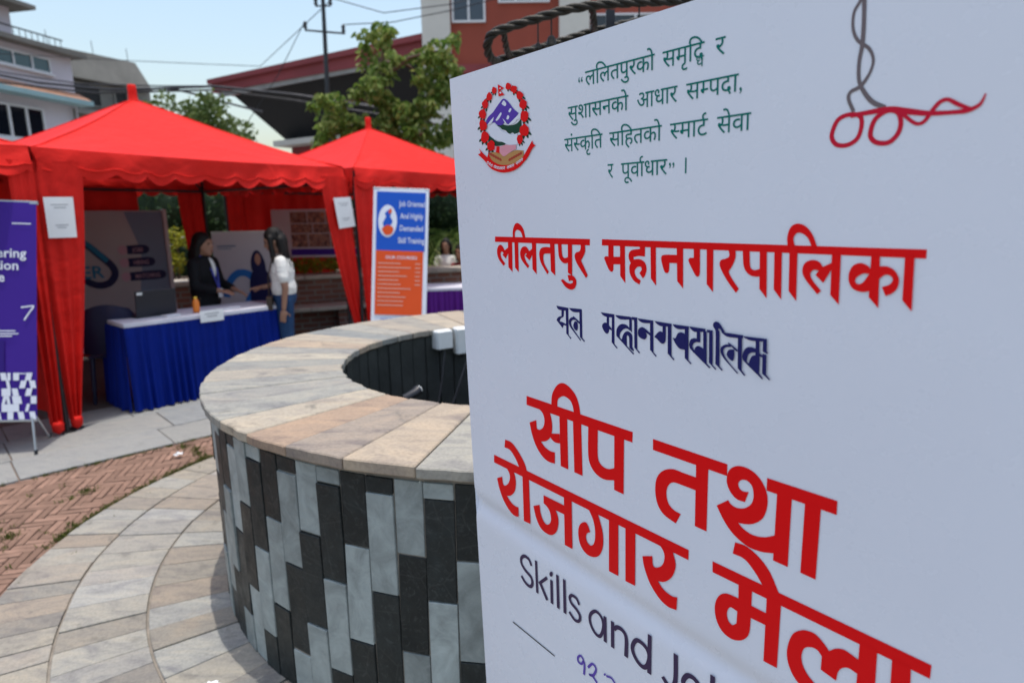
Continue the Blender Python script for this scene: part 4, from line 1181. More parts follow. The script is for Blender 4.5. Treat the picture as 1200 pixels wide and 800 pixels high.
# laptop, lid towards us
lp = thing('laptop', 'black laptop standing open on the blue-skirted table', 'laptop', on_table(.17, .20), TANG+.05)
m = MB(); m.box((.17, .14, .009), (.34, .235, .016)); m.build('base', M['black_plastic'], lp, bevel=.003)
lid = Matrix.Rotation(.12, 3, 'X')
m = MB(); m.box(lid @ Vector((.17, .0, .115)) + Vector((0, .012, .012)), (.345, .010, .225), mtx=lid); lo = m.build('lid', M['black_plastic'], lp, bevel=.003)
m = MB(); m.box(lid @ Vector((.035, -.0062, .205)) + Vector((0, .012, .012)), (.045, .001, .022), mtx=lid); m.build('sticker', M['white_plastic'], lo)
m = MB(); m.box((.17, .15, .018), (.30, .11, .002)); m.build('keyboard', M['steel_dark'], lp)
# bottle
bt = thing('juice_bottle', 'small orange bottle standing on the blue table near the woman in black', 'bottle', on_table(.66, .16), 0)
m = MB(); m.lathe([(.0, 0), (.028, 0), (.03, .02), (.03, .085), (.024, .11), (.012, .125)], n=14); m.build('body', M['orange_plastic'], bt)
m = MB(); m.lathe([(.012, .125), (.014, .126), (.014, .145), (.0, .146)], n=12); m.build('cap', mat('yellow_plastic', (.8, .5, .05), .4), bt)
for x, y, w, d, lab in ((.42, .12, .13, .09, 'stack of small leaflets on the blue table next to the laptop'), (.95, .18, .20, .14, 'open booklet lying on the blue table before the woman in black')):
    o = thing('leaflets', lab, 'leaflet', on_table(x, y), TANG+.2, 'papers on the blue table')
    m = MB(); m.box((0, 0, .006), (w, d, .011)); m.build('pages', M['paper'], o); m = MB(); m.box((0, 0, .0125), (w*.96, d*.95, .001)); m.build('cover', M['white_cloth'], o)
# plastic chair behind the table's near end
def chair(label, loc, rz, m_):
    c = thing('plastic_chair', label, 'chair', loc, rz)
    m = MB(); m.box((0, 0, .43), (.42, .42, .025)); m.build('seat', m_, c, bevel=.01)
    for x, y in ((-.18, -.18), (.18, -.18), (-.18, .18), (.18, .18)):
        m = MB(); m.tube([(x*1.12, y*1.12, 0), (x, y, .43)], [.016, .022], 8); m.build('leg', m_, c)
    def bk(u, v):
        a = (u-.5)*2.0; w = .24*(1 - .35*max(0, v-.55)**2*4)
        return (a*w, .20+.10*v - .07*a*a, .45 + (.40+.05*math.cos(a*1.5))*v)
    m = MB(); m.grid(bk, 14, 8); m.grid(lambda u, v: tuple(Vector(bk(u, v))+Vector((0, .018, 0))), 14, 8, flip=True); m.build('backrest', m_, c)
    for s in (-1, 1):
        m = MB(); m.tube([(s*.21, .20, .68), (s*.22, 0, .66), (s*.22, -.17, .62), (s*.21, -.18, .43)], .017, 8); m.build('armrest', m_, c)
    return c
chair('dark navy plastic armchair behind the near end of the blue table', (-3.62, 5.72, 0), TANG+2.6, M['navy_plastic'])

# ------------------------------------------------------------------ backdrop inside the tent
M['backdrop'] = mat('printed_backdrop', (.34, .315, .35), .5, .12, 1.2)
M['pale_print'] = mat('pale_print', (.50, .48, .53), .5, .06, 2)
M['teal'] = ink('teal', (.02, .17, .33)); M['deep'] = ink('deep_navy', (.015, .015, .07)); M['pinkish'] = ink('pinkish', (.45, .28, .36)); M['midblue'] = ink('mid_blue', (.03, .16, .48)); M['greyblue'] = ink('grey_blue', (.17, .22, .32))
bd = thing('backdrop_board', 'grey printed backdrop with blue loop logo behind the blue table', 'backdrop', (-5.616, 6.313, 0), TH1)
m = MB(); m.box((1.14, .02, .92), (2.15, .03, 1.63)); m.build('panel', M['backdrop'], bd)
m = MB(); m.box((2.19, .012, .92), (.045, .05, 1.66)); m.build('edge_rail', M['pale_print'], bd)
shape('side_band', ['P 1.90,.14 2.16,.14 2.16,1.72 1.72,1.72 1.86,1.2~ 1.80,.7~'], M['greyblue'], bd, .0035)
shape('loop_logo', ['R .98,1.02,.075 1.06,1.26,.075 1.16,1.36,.075 1.26,1.36,.075 1.40,1.22,.08 1.515,1.09,.08 1.535,.99,.08 1.47,.90,.08 1.36,.875,.08 1.25,.92,.075 1.17,1.0,.07'], M['deep'], bd)
shape('loop_teal_band', ['R 1.06,1.27,.05 1.16,1.37,.055 1.26,1.37,.055 1.40,1.23,.06 1.47,1.15,.05'], M['teal'], bd, -.004)  # teal part of the printed loop
lettering('ER', 1.42, .965, .20, M['teal'], bd, -.005, .012, 'R', width=.235)
for i, (u1, zc, s) in enumerate(((1.962, 1.270, 'JOBS'), (2.015, 1.117, 'HIRING'), (2.131, .950, 'MATCHING'))):
    shape('pill', [f'P 1.70,{zc-.052} {u1-.05},{zc-.052}~ {u1},{zc}~ {u1-.05},{zc+.052}~ 1.70,{zc+.052}'], M['deep'], bd)
    shape('pill_icon', ['P '+' '.join(f'{1.655+.055*math.cos(k*.785):.4f},{zc+.055*math.sin(k*.785):.4f}~' for k in range(8))], M['pinkish'], bd)
    lettering(s, 1.76, zc-.028, .075, M['pinkish'], bd, -.004, .005, width=u1-1.84)
shape('lower_print_band', ['P .1,.42 1.0,.50~ 1.5,.44~ 2.16,.50 2.16,.14 .1,.14'], M['greyblue'], bd)  # grey-blue band printed along the lower backdrop

# ------------------------------------------------------------------ upright banners
def rollup(name, label, loc, rz, W, H0, face_m, rx=0.0, ry=0.0, z0=.06, base=True, group='upright banners at the stalls'):
    o = thing(name, label, 'banner', loc, rz, group, rx=rx, ry=ry)
    m = MB(); m.grid(lambda u, v: (u*W, .004*math.sin(v*4)*math.sin(u*3), z0+v*(H0-z0)), 8, 20); m.build('print_face', face_m, o)
    m = MB(); m.box((W/2, .010, H0), (W+.01, .022, .026)); m.build('top_rail', M['steel'], o, bevel=.003)
    if base: m = MB(); m.box((W/2, .02, .035), (W+.04, .12, .06)); m.build('base', M['steel'], o, bevel=.01)
    m = MB(); m.tube([(W/2, .03, .05), (W/2, .025, H0)], .009); m.build('support_pole', M['steel_dark'], o)
    return o
# purple banner at the left edge, leaning back on its own legs
M['violet_print'] = ink('violet_print', (.055, .022, .27)); M['violet_dark'] = ink('deep_violet', (.035, .016, .19))
XW = .62
xb = rollup('purple_banner', 'purple banner with white lettering and chequered foot standing on thin legs', (-3.385, 4.255, 0), .19, XW, 1.775, M['violet_print'], rx=-.18, ry=.055, z0=.235, base=False)
for ch in xb.children: ch.location.x = -XW
for a_, b_ in (((-.03, .0, .26), (.008, -.03, .0)), ((-XW+.03, .0, .26), (-XW-.01, -.03, .0)), ((-.15, .02, .5), (-.06, .30, .07)), ((-XW+.15, .02, .5), (-XW+.06, .30, .07))):
    m = MB(); m.tube([a_, b_], .009, 8); lg = m.build('leg', M['steel'], xb)
    m = MB(); m.tube([Vector(b_)+Vector((0, 0, .03)), Vector(b_)-Vector((0, 0, .004))], .012, 8); m.build('rubber_foot', M['black_plastic'], lg)
m = MB(); m.box((-XW/2, .004, .235), (XW, .014, .014)); m.build('bottom_rail', M['steel'], xb)
W_ = INK['whiteink']
for s, xr, z_ in (('ering', -.06, 1.385), ('tion', -.11, 1.298), ('e', -.195, 1.215)): lettering(s, xr, z_, .092, W_, xb, -.008, .016, 'R')
rect('small_print', -.15, -.03, 1.62, 1.628, W_, xb, -.008)
for z_, w_ in ((.865, .13), (.845, .15), (.828, .11)): rect('small_print', -.26, -.26+w_, z_, z_+.008, W_, xb, -.008)
rect('small_print', -.12, -.03, .565, .572, W_, xb, -.008)
shape('arrow_mark', ['R -.095,1.035,.010 -.025,1.045,.010 -.012,1.045,.010', 'R -.075,.945,.010 -.045,.995,.010 -.015,1.040,.010'], W_, xb, -.008)
shape('dark_violet_patch', ['P -.6,.55 -.5,.62~ -.35,.78~ -.2,.80 -.2,.56'], M['violet_dark'], xb, -.007)  # flat patch of darker violet on the banner face
rc = random.Random(3)
for r_ in range(6):
    z_ = .245 + r_*.055
    for c_ in range(17):
        x0_ = -.615 + c_*.0362
        if (c_+r_) % 2 == 0 or rc.random() < .18:
            sl = rc.choice((0, .012, -.01)); w_ = .0360*rc.choice((1, 1, .55))
            m = MB(); m.quad((x0_, -.0075, z_), (x0_+w_, -.0075, z_), (x0_+w_+sl, -.0075, z_+.054), (x0_+sl, -.0075, z_+.054)); m.build('check_patch', W_, xb)
# orange and blue course standee
M['o_blue'] = ink('standee_blue', (.02, .10, .52)); M['o_orange'] = ink('standee_orange', (.72, .095, .025))
os_ = rollup('course_standee', 'blue and orange course list standee with oval badge at tent corner', (-1.475, 6.33, 0), .04, .565, 1.93, M['flex'], rx=-.17, ry=.05)
rect('blue_panel', .035, .535, 1.30, 1.90, M['o_blue'], os_, -.006)
rect('orange_panel', .035, .52, .64, 1.30, M['o_orange'], os_, -.006)
shape('badge', ['P '+' '.join(f'{.150+.095*math.cos(k*.5236):.4f},{1.60+.165*math.sin(k*.5236):.4f}~' for k in range(12))], W_, os_, -.008)
shape('badge_figure', ['P .10,1.58 .15,1.66~ .20,1.60~ .17,1.55~ .12,1.53~', 'P .12,1.68 .17,1.72~ .18,1.66~ .14,1.64~'], M['o_blue'], os_, -.010)
shape('badge_figure', ['P .09,1.52 .15,1.56~ .21,1.53~ .19,1.47~ .13,1.46~', 'P .155,1.70 .185,1.73~ .19,1.69~ .165,1.675~'], M['o_orange'], os_, -.0115)
for i, s in enumerate(('Job Oriented', 'And Highly', 'Demanded', 'Skill Training')):
    lettering(s, .395, 1.755-i*.125, .082, W_, os_, -.008, .01, 'C', width=(.265, .235, .235, .27)[i])
lettering('OUR COURSES:', .30, 1.215, .048, W_, os_, -.008, .006, 'C')
ro_ = random.Random(8); M['peach'] = ink('peach', (.72, .42, .34))
for i in range(11):
    z_ = 1.165-i*.043; rect('course_line', .06, .06+ro_.uniform(.2, .34), z_, z_+.009, M['peach'], os_, -.008)
    if i < 6: rect('course_line', .44, .495, z_, z_+.009, M['peach'], os_, -.008)
lettering('OUR CONTRIBUTORS', .28, .575, .046, M['o_blue'], os_, -.008, .005, 'C', width=.36)
shape('stamp', ['C '+' '.join(f'{.14+.085*math.cos(k*.5236):.4f},{.47+.052*math.sin(k*.5236):.4f},.008' for k in range(12))], M['greyblue'], os_, -.008)
rect('stamp_line', .09, .19, .462, .474, M['greyblue'], os_, -.008)
# white standee with a printed figure, behind the women
ws = rollup('white_standee', 'white standee with blue arch and printed figure between the two women', (-3.43, 7.35, 0), .25, .62, 1.465, M['pale_print'])
rect('small_print', .05, .25, 1.30, 1.318, M['greyblue'], ws, -.006); rect('small_print', .05, .20, 1.275, 1.285, M['greyblue'], ws, -.006)
shape('blue_arch', ['R .10,.72,.075 .14,.88,.075 .24,.99,.08 .36,.98,.08 .43,.86,.08 .34,.66,.08 .22,.50,.08'], M['midblue'], ws, -.006)
shape('figure_hair', ['P .40,1.02 .40,1.14~ .44,1.24~ .50,1.24~ .55,1.12~ .56,.98'], M['deep'], ws, -.008)
shape('figure_face', ['P .445,1.12 .445,1.18~ .475,1.22~ .505,1.18~ .505,1.12~ .475,1.08~'], ink('skin_print', (.42, .22, .16)), ws, -.010)
shape('figure_jacket', ['P .36,.66 .37,.90~ .42,1.03~ .48,1.06~ .55,1.03~ .60,.90~ .60,.66'], M['deep'], ws, -.009)
shape('figure_arms', ['R .40,.78,.04 .48,.82,.045 .57,.83,.04'], ink('skin_print2', (.42, .22, .16)), ws, -.011)
shape('figure_skirt', ['P .36,.66 .60,.66 .60,.20 .22,.20'], M['pinkish'], ws, -.0085)
# photo collage panel in the next tent
pb = thing('photo_panel', 'wide panel of small photographs with a blue strip below, hung in the tent', 'panel', (-3.42, 9.22, 1.06), -.02)
m = MB(); m.box((.83, .015, .34), (1.66, .02, .68)); m.build('backing', M['pale_print'], pb)
rect('blue_strip', .25, 1.62, .03, .12, M['violet_print'], pb, .002)
def photomat(name, sc):
    m, nt, b = nodes_of(name); v = coords(nt)
    c = ramp(nt, noise(nt, v, sc, 3.0, 0.55, 0.6), [(.30, (.02, .02, .03)), (.40, (.10, .05, .04)), (.48, (.30, .15, .10)), (.53, (.10, .06, .09)), (.60, (.45, .30, .22)), (.68, (.40, .10, .03))])
    nt.links.new(c, b.inputs['Base Color']); b.inputs['Roughness'].default_value = .5; return m
pm = [photomat('photo_print', 16), photomat('photo_print_fine', 26)]
z_ = .145
for r_, hh in enumerate((.20, .14, .17)):
    x0_ = .27
    while x0_ < 1.55:
        w_ = min(ro_.uniform(.16, .34), 1.62-x0_); rect('photo', x0_, x0_+w_-.012, z_, z_+hh-.012, pm[ro_.randrange(2)], pb, .002); x0_ += w_
    z_ += hh
# purple table in the next tent
skirt_table('skirted_table', 'table with purple skirt and white top behind the course standee', (-1.20, 7.93, 0), .12, 1.5, .6, .715, M['purple_cloth'], 9, 'skirted tables')
# ------------------------------------------------------------------ people
M['skin'] = mat('skin', (.30, .155, .10), .5, .06, 5)
M['hair'] = mat('black_hair', (.008, .0065, .006), .6, .25, 40, .3, spec=.25)
M['white_shirt'] = cloth('white_blouse', (.74, .73, .70), .0, .8, .9)
M['denim'] = cloth('denim', (.022, .055, .13), .0, .8, .9)
M['blazer'] = cloth('black_blazer', (.010, .010, .012), .0, .75, .9)
M['maroon'] = cloth('maroon_cloth', (.20, .02, .03), .0, .8, .9)
M['tan_leather'] = mat('brown_leather', (.035, .02, .014), .45, .15)
M['lanyard'] = mat('blue_lanyard', (.04, .05, .35), .6)
M['eye'] = mat('eye_dark', (.02, .012, .01), .25)
M['lip'] = mat('lip', (.30, .08, .07), .45)
def cap(mb, a, ra, b, rb, n=10):
    a, b = Vector(a), Vector(b); d = b-a
    ks = [0, .33, .67, 1]
    mb.tube([a+d*k for k in ks], [ra+(rb-ra)*k for k in ks], n)
    mb.ell(a, (ra,)*3, n, 6); mb.ell(b, (rb,)*3, n, 6)
def hand(mb, wrist, tip_dir, palm_n, s=1.0, curl=.5):
    w = Vector(wrist); d = Vector(tip_dir).normalized(); nn = Vector(palm_n); nn = (nn-d*nn.dot(d)).normalized(); sd_ = d.cross(nn)
    mt = Matrix((d, sd_, nn)).transposed()
    mb.ell(w+d*.045*s, (.050*s, .038*s, .017*s), 10, 6, mt)
    for k, ln in ((-1.5, .062), (-.5, .074), (.5, .078), (1.5, .068)):
        p = w + d*.080*s + sd_*k*.0185*s; q = p + (d*(1-.2*curl)+nn*.35*curl)*ln*.5*s; e = q + (d*(1-.7*curl)+nn*.8*curl)*ln*.5*s
        cap(mb, p-d*.02*s, .0095*s, q, .009*s, 8); cap(mb, q, .009*s, e, .0075*s, 8)
    p = w + d*.025*s + sd_*.030*s; q = p + (d*.6+sd_*.75+nn*.2)*.04*s; e = q + (d*.9+sd_*.25+nn*.35)*.03*s
    cap(mb, p, .012*s, q, .0105*s, 8); cap(mb, q, .0105*s, e, .0085*s, 8)
def head_into(mb, c, tilt):
    mt = Matrix.Rotation(tilt, 3, 'Y')
    mb.ell(c, (.088, .070, .104), 14, 10, mt)
    P_ = lambda x, y, z: Vector(c) + mt @ Vector((x, y, z))
    mb.ell(P_(.030, 0, -.068), (.056, .050, .045), 12, 8, mt)          # jaw
    mb.ell(P_(.066, 0, -.098), (.024, .026, .018), 8, 6, mt)           # chin
    cap(mb, P_(.080, 0, .012), .010, P_(.103, 0, -.028), .014, 8)       # nose
    mb.ell(P_(.082, 0, -.062), (.016, .026, .012), 8, 6, mt)           # lips
    mb.ell(P_(.074, 0, .030), (.020, .052, .012), 8, 6, mt)            # brow
    for s in (-1, 1): mb.ell(P_(-.004, s*.072, -.010), (.020, .010, .032), 8, 6, mt)
    return P_
def person(label, loc, rz, body_parts, clothes, hair, extras=(), head=((.03, 0, 1.41), .15), voxel=.011, group=None):
    p = thing('person', label, 'person', loc, rz, group)
    mb = MB(); P_ = head_into(mb, *head)
    cap(mb, Vector(head[0])+Vector((-.02, 0, -.05)), .050, (-.012, 0, 1.24), .055)
    for a in body_parts:
        if a[0] == 'cap': cap(mb, *a[1:])
        elif a[0] == 'ell': mb.ell(*a[1:])
        elif a[0] == 'hand': hand(mb, *a[1:])
    body = link('body', fused('body', mb, voxel, 4), M['skin'], p)
    for s in (-1, 1):
        m = MB(); m.ell(P_(.082, s*.031, .008), (.008, .013, .007), 8, 6); m.build('eye', M['eye'], body)
    m = MB(); m.ell(P_(.095, 0, -.063), (.006, .022, .008), 8, 6); m.build('mouth', M['lip'], body)
    for nm, m_, parts_ in clothes:
        mb = MB()
        for a in parts_:
            if a[0] == 'cap': cap(mb, *a[1:])
            else: mb.ell(*a[1:])
        link(nm, fused(nm, mb, .013, 5), m_, p)
    mb = MB()
    for a in hair(P_): (cap(mb, *a[1:]) if a[0] == 'cap' else mb.ell(*a[1:]))
    hm0 = fused('hair', mb, .011, 3); mb = MB(); hr = random.Random(len(label))
    mb.add([tuple(q.co) for q in hm0.vertices], [tuple(q.vertices) for q in hm0.polygons], True)
    for _ in range(150):
        y_ = hr.uniform(-.085, .085); b0 = P_(-.075+.02*hr.random(), y_, hr.uniform(-.05, .07)); L_ = hr.uniform(.25, .46)
        mb.tube([b0, b0+Vector((-.045+hr.gauss(0, .012), hr.gauss(0, .012), -L_*.5)), b0+Vector((-.05+hr.gauss(0, .025), hr.gauss(0, .022), -L_))], [.004, .004, .0015], 4)
    hm = mb.mesh('hair'); hm.materials.append(M['hair']); link('hair', hm, None, p)
    for nm, m_, fn in extras: mb = MB(); fn(mb); mb.build(nm, m_, p)
    return p
legs_skin = [('cap', (0, s*.085, .83), .075, (.0, s*.085, .45), .055) for s in (-1, 1)] + [('cap', (0, s*.085, .45), .052, (-.02, s*.085, .08), .036) for s in (-1, 1)] + [('cap', (-.02, s*.085, .05), .034, (.11, s*.09, .03), .026) for s in (-1, 1)]
torso_skin = [('ell', (0, 0, 1.05), (.085, .13, .22)), ('ell', (0, 0, .88), (.09, .14, .12))]
def shoes(m_): return ('shoe', m_)
# woman in the white blouse: faces the table, looks down
wf_arms = [('cap', (0, .165, 1.19), .042, (-.03, .20, .95), .036), ('cap', (-.03, .20, .95), .034, (.0, .20, .75), .025), ('hand', (.002, .20, .735), (.15, .0, -1), (0, -1, 0), .95, .5),
           ('cap', (0, -.165, 1.19), .042, (.02, -.19, .97), .036), ('cap', (.02, -.19, .97), .034, (.20, -.13, .93), .025), ('hand', (.21, -.128, .93), (1, .2, 0), (0, 0, -1), .95, .6)]
def hair_long(P_, fall=.42, fwd=False):
    out = [('ell', P_(-.018, 0, .030), (.098, .084, .098)), ('ell', P_(-.055, 0, -.04), (.070, .085, .10))]
    b = P_(-.075, 0, -.05)
    for k in (-2, -1, 0, 1, 2):
        out.append(('cap', b+Vector((.012*abs(k), k*.034, .02)), .040, b+Vector((-.035+.012*abs(k), k*.040, -fall*.55)), .034))
        out.append(('cap', b+Vector((-.035+.012*abs(k), k*.040, -fall*.55)), .034, b+Vector((-.045+.02*abs(k), k*.038, -fall*(.95-.06*abs(k)))), .014))
    if fwd:
        for s in (-1, 1):
            out.append(('cap', P_(.02, s*.082, .03), .026, P_(.055, s*.088, -.16)+Vector((.02, 0, 0)), .028)); out.append(('cap', P_(.055, s*.088, -.16)+Vector((.02, 0, 0)), .028, P_(.05, s*.085, -.34)+Vector((.06, 0, 0)), .010))
    else:
        for s in (-1, 1): out.append(('cap', P_(-.0, s*.078, .03), .028, P_(-.03, s*.085, -.14), .03))
    return out
person('woman with long dark hair in white blouse and blue jeans, looking down', (-2.285, 6.33, 0), R(196),
       legs_skin + torso_skin + wf_arms,
       [('blouse', M['white_shirt'], [('ell', (0, 0, 1.09), (.120, .165, .19)), ('ell', (-.005, 0, .93), (.125, .165, .14)), ('ell', (0, 0, 1.20), (.085, .165, .075)),
         ('cap', (0, -.155, 1.20), .058, (.012, -.185, 1.05), .056), ('cap', (0, .155, 1.20), .058, (-.018, .192, 1.04), .058)]),
        ('jeans', M['denim'], [('ell', (-.005, 0, .84), (.120, .155, .11))] + [('cap', (-.005, s*.082, .82), .088, (0, s*.085, .46), .066) for s in (-1, 1)] + [('cap', (0, s*.085, .46), .066, (-.02, s*.085, .08), .052) for s in (-1, 1)]),
        ('shoes', M['tan_leather'], [('cap', (-.035, s*.085, .04), .042, (.10, s*.09, .032), .034) for s in (-1, 1)])],
       lambda P_: hair_long(P_, .50, True),
       [('bag_strap', M['tan_leather'], lambda mb: mb.tube([(-.02, .13, 1.275), (.075, .12, 1.23), (.128, .10, 1.05), (.135, .08, .85)], .007, 6)),
        ('shoulder_bag', M['tan_leather'], lambda mb: (mb.box((.13, .06, .79), (.05, .17, .13)), mb.box((.157, .06, .815), (.008, .15, .07))))],
       head=((.055, 0, 1.405), .38))
bf_arms = [('cap', (.0, -.16, 1.18), .042, (.03, -.20, .97), .036), ('cap', (.03, -.20, .97), .034, (.24, -.13, .92), .026), ('hand', (.25, -.128, .918), (1, .1, -.2), (0, .3, -1), .95, .45),
           ('cap', (.0, .16, 1.18), .042, (.04, .19, .97), .036), ('cap', (.04, .19, .97), .034, (.27, .10, .90), .026), ('hand', (.28, .098, .897), (1, -.2, -.35), (0, -.3, -1), .95, .45)]
person('woman with long dark hair in black blazer behind the blue table', (-3.10, 6.40, 0), R(-8),
       legs_skin + torso_skin + bf_arms,
       [('blazer', M['blazer'], [('ell', (0, 0, 1.09), (.125, .17, .19)), ('ell', (-.005, 0, .90), (.13, .17, .16)), ('ell', (0, 0, 1.19), (.09, .165, .08)), ('ell', (0, 0, .80), (.128, .165, .09)),
         ('cap', (0, -.158, 1.185), .062, (.03, -.205, .97), .052), ('cap', (.03, -.205, .97), .052, (.19, -.148, .93), .042), ('cap', (0, .158, 1.185), .062, (.04, .195, .97), .052), ('cap', (.04, .195, .97), .052, (.21, .13, .915), .042)]),
        ('shirt_front', M['white_shirt'], [('ell', (.052, 0, 1.12), (.085, .045, .13))]),
        ('trousers', M['blazer'], [('cap', (-.005, s*.082, .80), .090, (0, s*.085, .46), .068) for s in (-1, 1)] + [('cap', (0, s*.085, .46), .068, (-.02, s*.085, .08), .056) for s in (-1, 1)]),
        ('shoes', M['tan_leather'], [('cap', (-.035, s*.085, .04), .042, (.10, s*.09, .032), .034) for s in (-1, 1)])],
       lambda P_: hair_long(P_, .46),
       [('lanyard', M['lanyard'], lambda mb: (mb.tube([(.02, -.07, 1.26), (.115, -.045, 1.12), (.150, -.005, .93)], .008, 6), mb.tube([(.02, .07, 1.26), (.115, .045, 1.12), (.150, .005, .93)], .008, 6))),
        ('badge_card', M['paper'], lambda mb: mb.box((.158, 0, .885), (.004, .065, .09)))],
       head=((.025, 0, 1.372), .05))
def seated(label, loc, rz, shirt, trouser):
    lg = [('cap', (.0, s*.085, .46), .075, (.36, s*.10, .47), .055) for s in (-1, 1)] + [('cap', (.36, s*.10, .47), .052, (.33, s*.10, .08), .036) for s in (-1, 1)] + [('cap', (.33, s*.10, .05), .034, (.44, s*.105, .03), .026) for s in (-1, 1)]
    ar = []
    for s in (-1, 1): ar += [('cap', (.0, s*.16, .80), .042, (.06, s*.20, .58), .036), ('cap', (.06, s*.20, .58), .034, (.26, s*.10, .56), .026), ('hand', (.27, s*.10, .56), (1, -s*.4, 0), (0, 0, -1), .95, .5)]
    pp = thing('person', label, 'person', loc, rz, 'people resting beyond the tents')
    mb = MB(); P_ = head_into(mb, (.02, 0, 1.06), .1)
    cap(mb, (-.0, 0, 1.0), .05, (-.01, 0, .86), .055); mb.ell((0, 0, .66), (.085, .13, .22))
    for a in lg+ar: (cap(mb, *a[1:]) if a[0] == 'cap' else hand(mb, *a[1:]))
    b = link('body', fused('body', mb, .013, 4), M['skin'], pp)
    for s in (-1, 1): m = MB(); m.ell(P_(.082, s*.031, .008), (.008, .013, .007), 8, 6); m.build('eye', M['eye'], b)
    mb = MB(); mb.ell((0, 0, .70), (.125, .165, .20)); mb.ell((0, 0, .82), (.09, .165, .08)); mb.ell((0, 0, .50), (.13, .165, .10))
    for s in (-1, 1): cap(mb, (0, s*.155, .82), .06, (.05, s*.195, .62), .056)
    link('shirt', fused('shirt', mb, .014, 5), shirt, pp)
    mb = MB()
    for s in (-1, 1): cap(mb, (0, s*.085, .47), .09, (.36, s*.10, .47), .068); cap(mb, (.36, s*.10, .47), .066, (.33, s*.10, .08), .05)
    link('trousers', fused('trousers', mb, .014, 5), trouser, pp)
    mb = MB()
    for a in hair_long(P_, .2): (cap(mb, *a[1:]) if a[0] == 'cap' else mb.ell(*a[1:]))
    hm = fused('hair', mb, .013, 3); hm.materials.append(M['hair']); link('hair', hm, None, pp)
    mb = MB()
    for s in (-1, 1): cap(mb, (.31, s*.10, .04), .042, (.43, s*.105, .032), .034)
    link('shoes', fused('shoes', mb, .013, 3), M['tan_leather'], pp)
    return pp
seated('distant seated person in white top and blue trousers beside the palm', (-1.13, 11.2, .06), R(-100), M['white_shirt'], M['denim'])
seated('distant seated person in maroon top next to the banner edge', (-.83, 10.6, -.03), R(-120), M['maroon'], M['blazer'])
# ------------------------------------------------------------------ stepped brick planter and greenery behind the tents
M['brick_wall'] = brickwall('brick_masonry', (.22, .085, .055), (.16, .06, .042), (.20, .17, .15), 1.0)
M['ledge'] = stone('ledge_stone', [(0, (.42, .38, .32)), (1, (.50, .46, .40))], stain=.3)
PA = .43
planter = thing('brick_planter', 'stepped brick planter with pale stone ledges behind the tents', 'planter', (-2.95, 8.52, 0), PA)
def pl_box(nm, x0, x1, y0, y1, z0, z1, m_, bv=0.0): m = MB(); m.box(((x0+x1)/2, (y0+y1)/2, (z0+z1)/2), (x1-x0, y1-y0, z1-z0)); return m.build(nm, m_, planter, bevel=bv)
pl_box('lower_wall', -3.4, 4.2, .30, .80, 0, .35, M['brick_wall'])
x = -3.45
while x < 4.2:
    w = rng.uniform(.5, .8); pl_box('ledge_slab', x, x+w-.006, .0, .42, .352, .41, M['ledge'], .006); x += w
for xx in (-3.0, -1.2, .6, 2.4, 4.0): pl_box('pier', xx, xx+.24, .10, .298, 0, .35, M['brick_wall'])
pl_box('upper_wall', -3.4, 4.2, .46, .80, .351, .755, M['brick_wall'])
x = -3.45
while x < 4.2:
    w = rng.uniform(.5, .8); pl_box('ledge_slab', x, x+w-.006, .40, .86, .757, .815, M['ledge'], .006); x += w
pl_box('soil', -3.4, 4.2, .80, 2.0, 0, .76, M['joint'])

def leaf_cloud(mb, centers, n, size, droop=.3, aspect=.55, rg=rng):
    tot = sum(c[3]**2 for c in centers)
    for (x, y, z, r) in centers:
        for _ in range(max(6, int(n*r*r/tot))):
            d = Vector((rg.gauss(0, 1), rg.gauss(0, 1), rg.gauss(0, 1))).normalized()*r*rg.uniform(.25, 1.0)**.55
            p = Vector((x, y, z)) + Vector((d.x, d.y, d.z*.85))
            s = size*rg.uniform(.6, 1.3)
            ax = Vector((rg.gauss(0, 1), rg.gauss(0, 1), rg.gauss(0, .6)-droop*1.5)).normalized()
            sd_ = ax.cross(Vector((rg.gauss(0, 1), rg.gauss(0, 1), rg.gauss(0, 1)))).normalized(); nn = ax.cross(sd_)
            q = [p, p+ax*s*.32+sd_*s*aspect*.5+nn*s*.06, p+ax*s*.72+sd_*s*aspect*.36, p+ax*s-nn*s*.1, p+ax*s*.72-sd_*s*aspect*.36, p+ax*s*.32-sd_*s*aspect*.5+nn*s*.06]
            mb.add(q, [(0, 1, 2, 3), (0, 3, 4, 5)])
M['leaf_lime'] = leafmat('lime_leaf', [(0, (.16, .19, .012)), (.5, (.27, .28, .02)), (1, (.36, .34, .04))], .4)
M['leaf_mid'] = leafmat('mid_leaf', [(0, (.06, .12, .02)), (.5, (.16, .25, .05)), (1, (.32, .37, .12))], .55)
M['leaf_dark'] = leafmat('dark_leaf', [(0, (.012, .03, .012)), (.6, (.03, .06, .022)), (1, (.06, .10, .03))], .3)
M['bark'] = mat('bark', (.12, .09, .065), .9, .3, 14, .5)
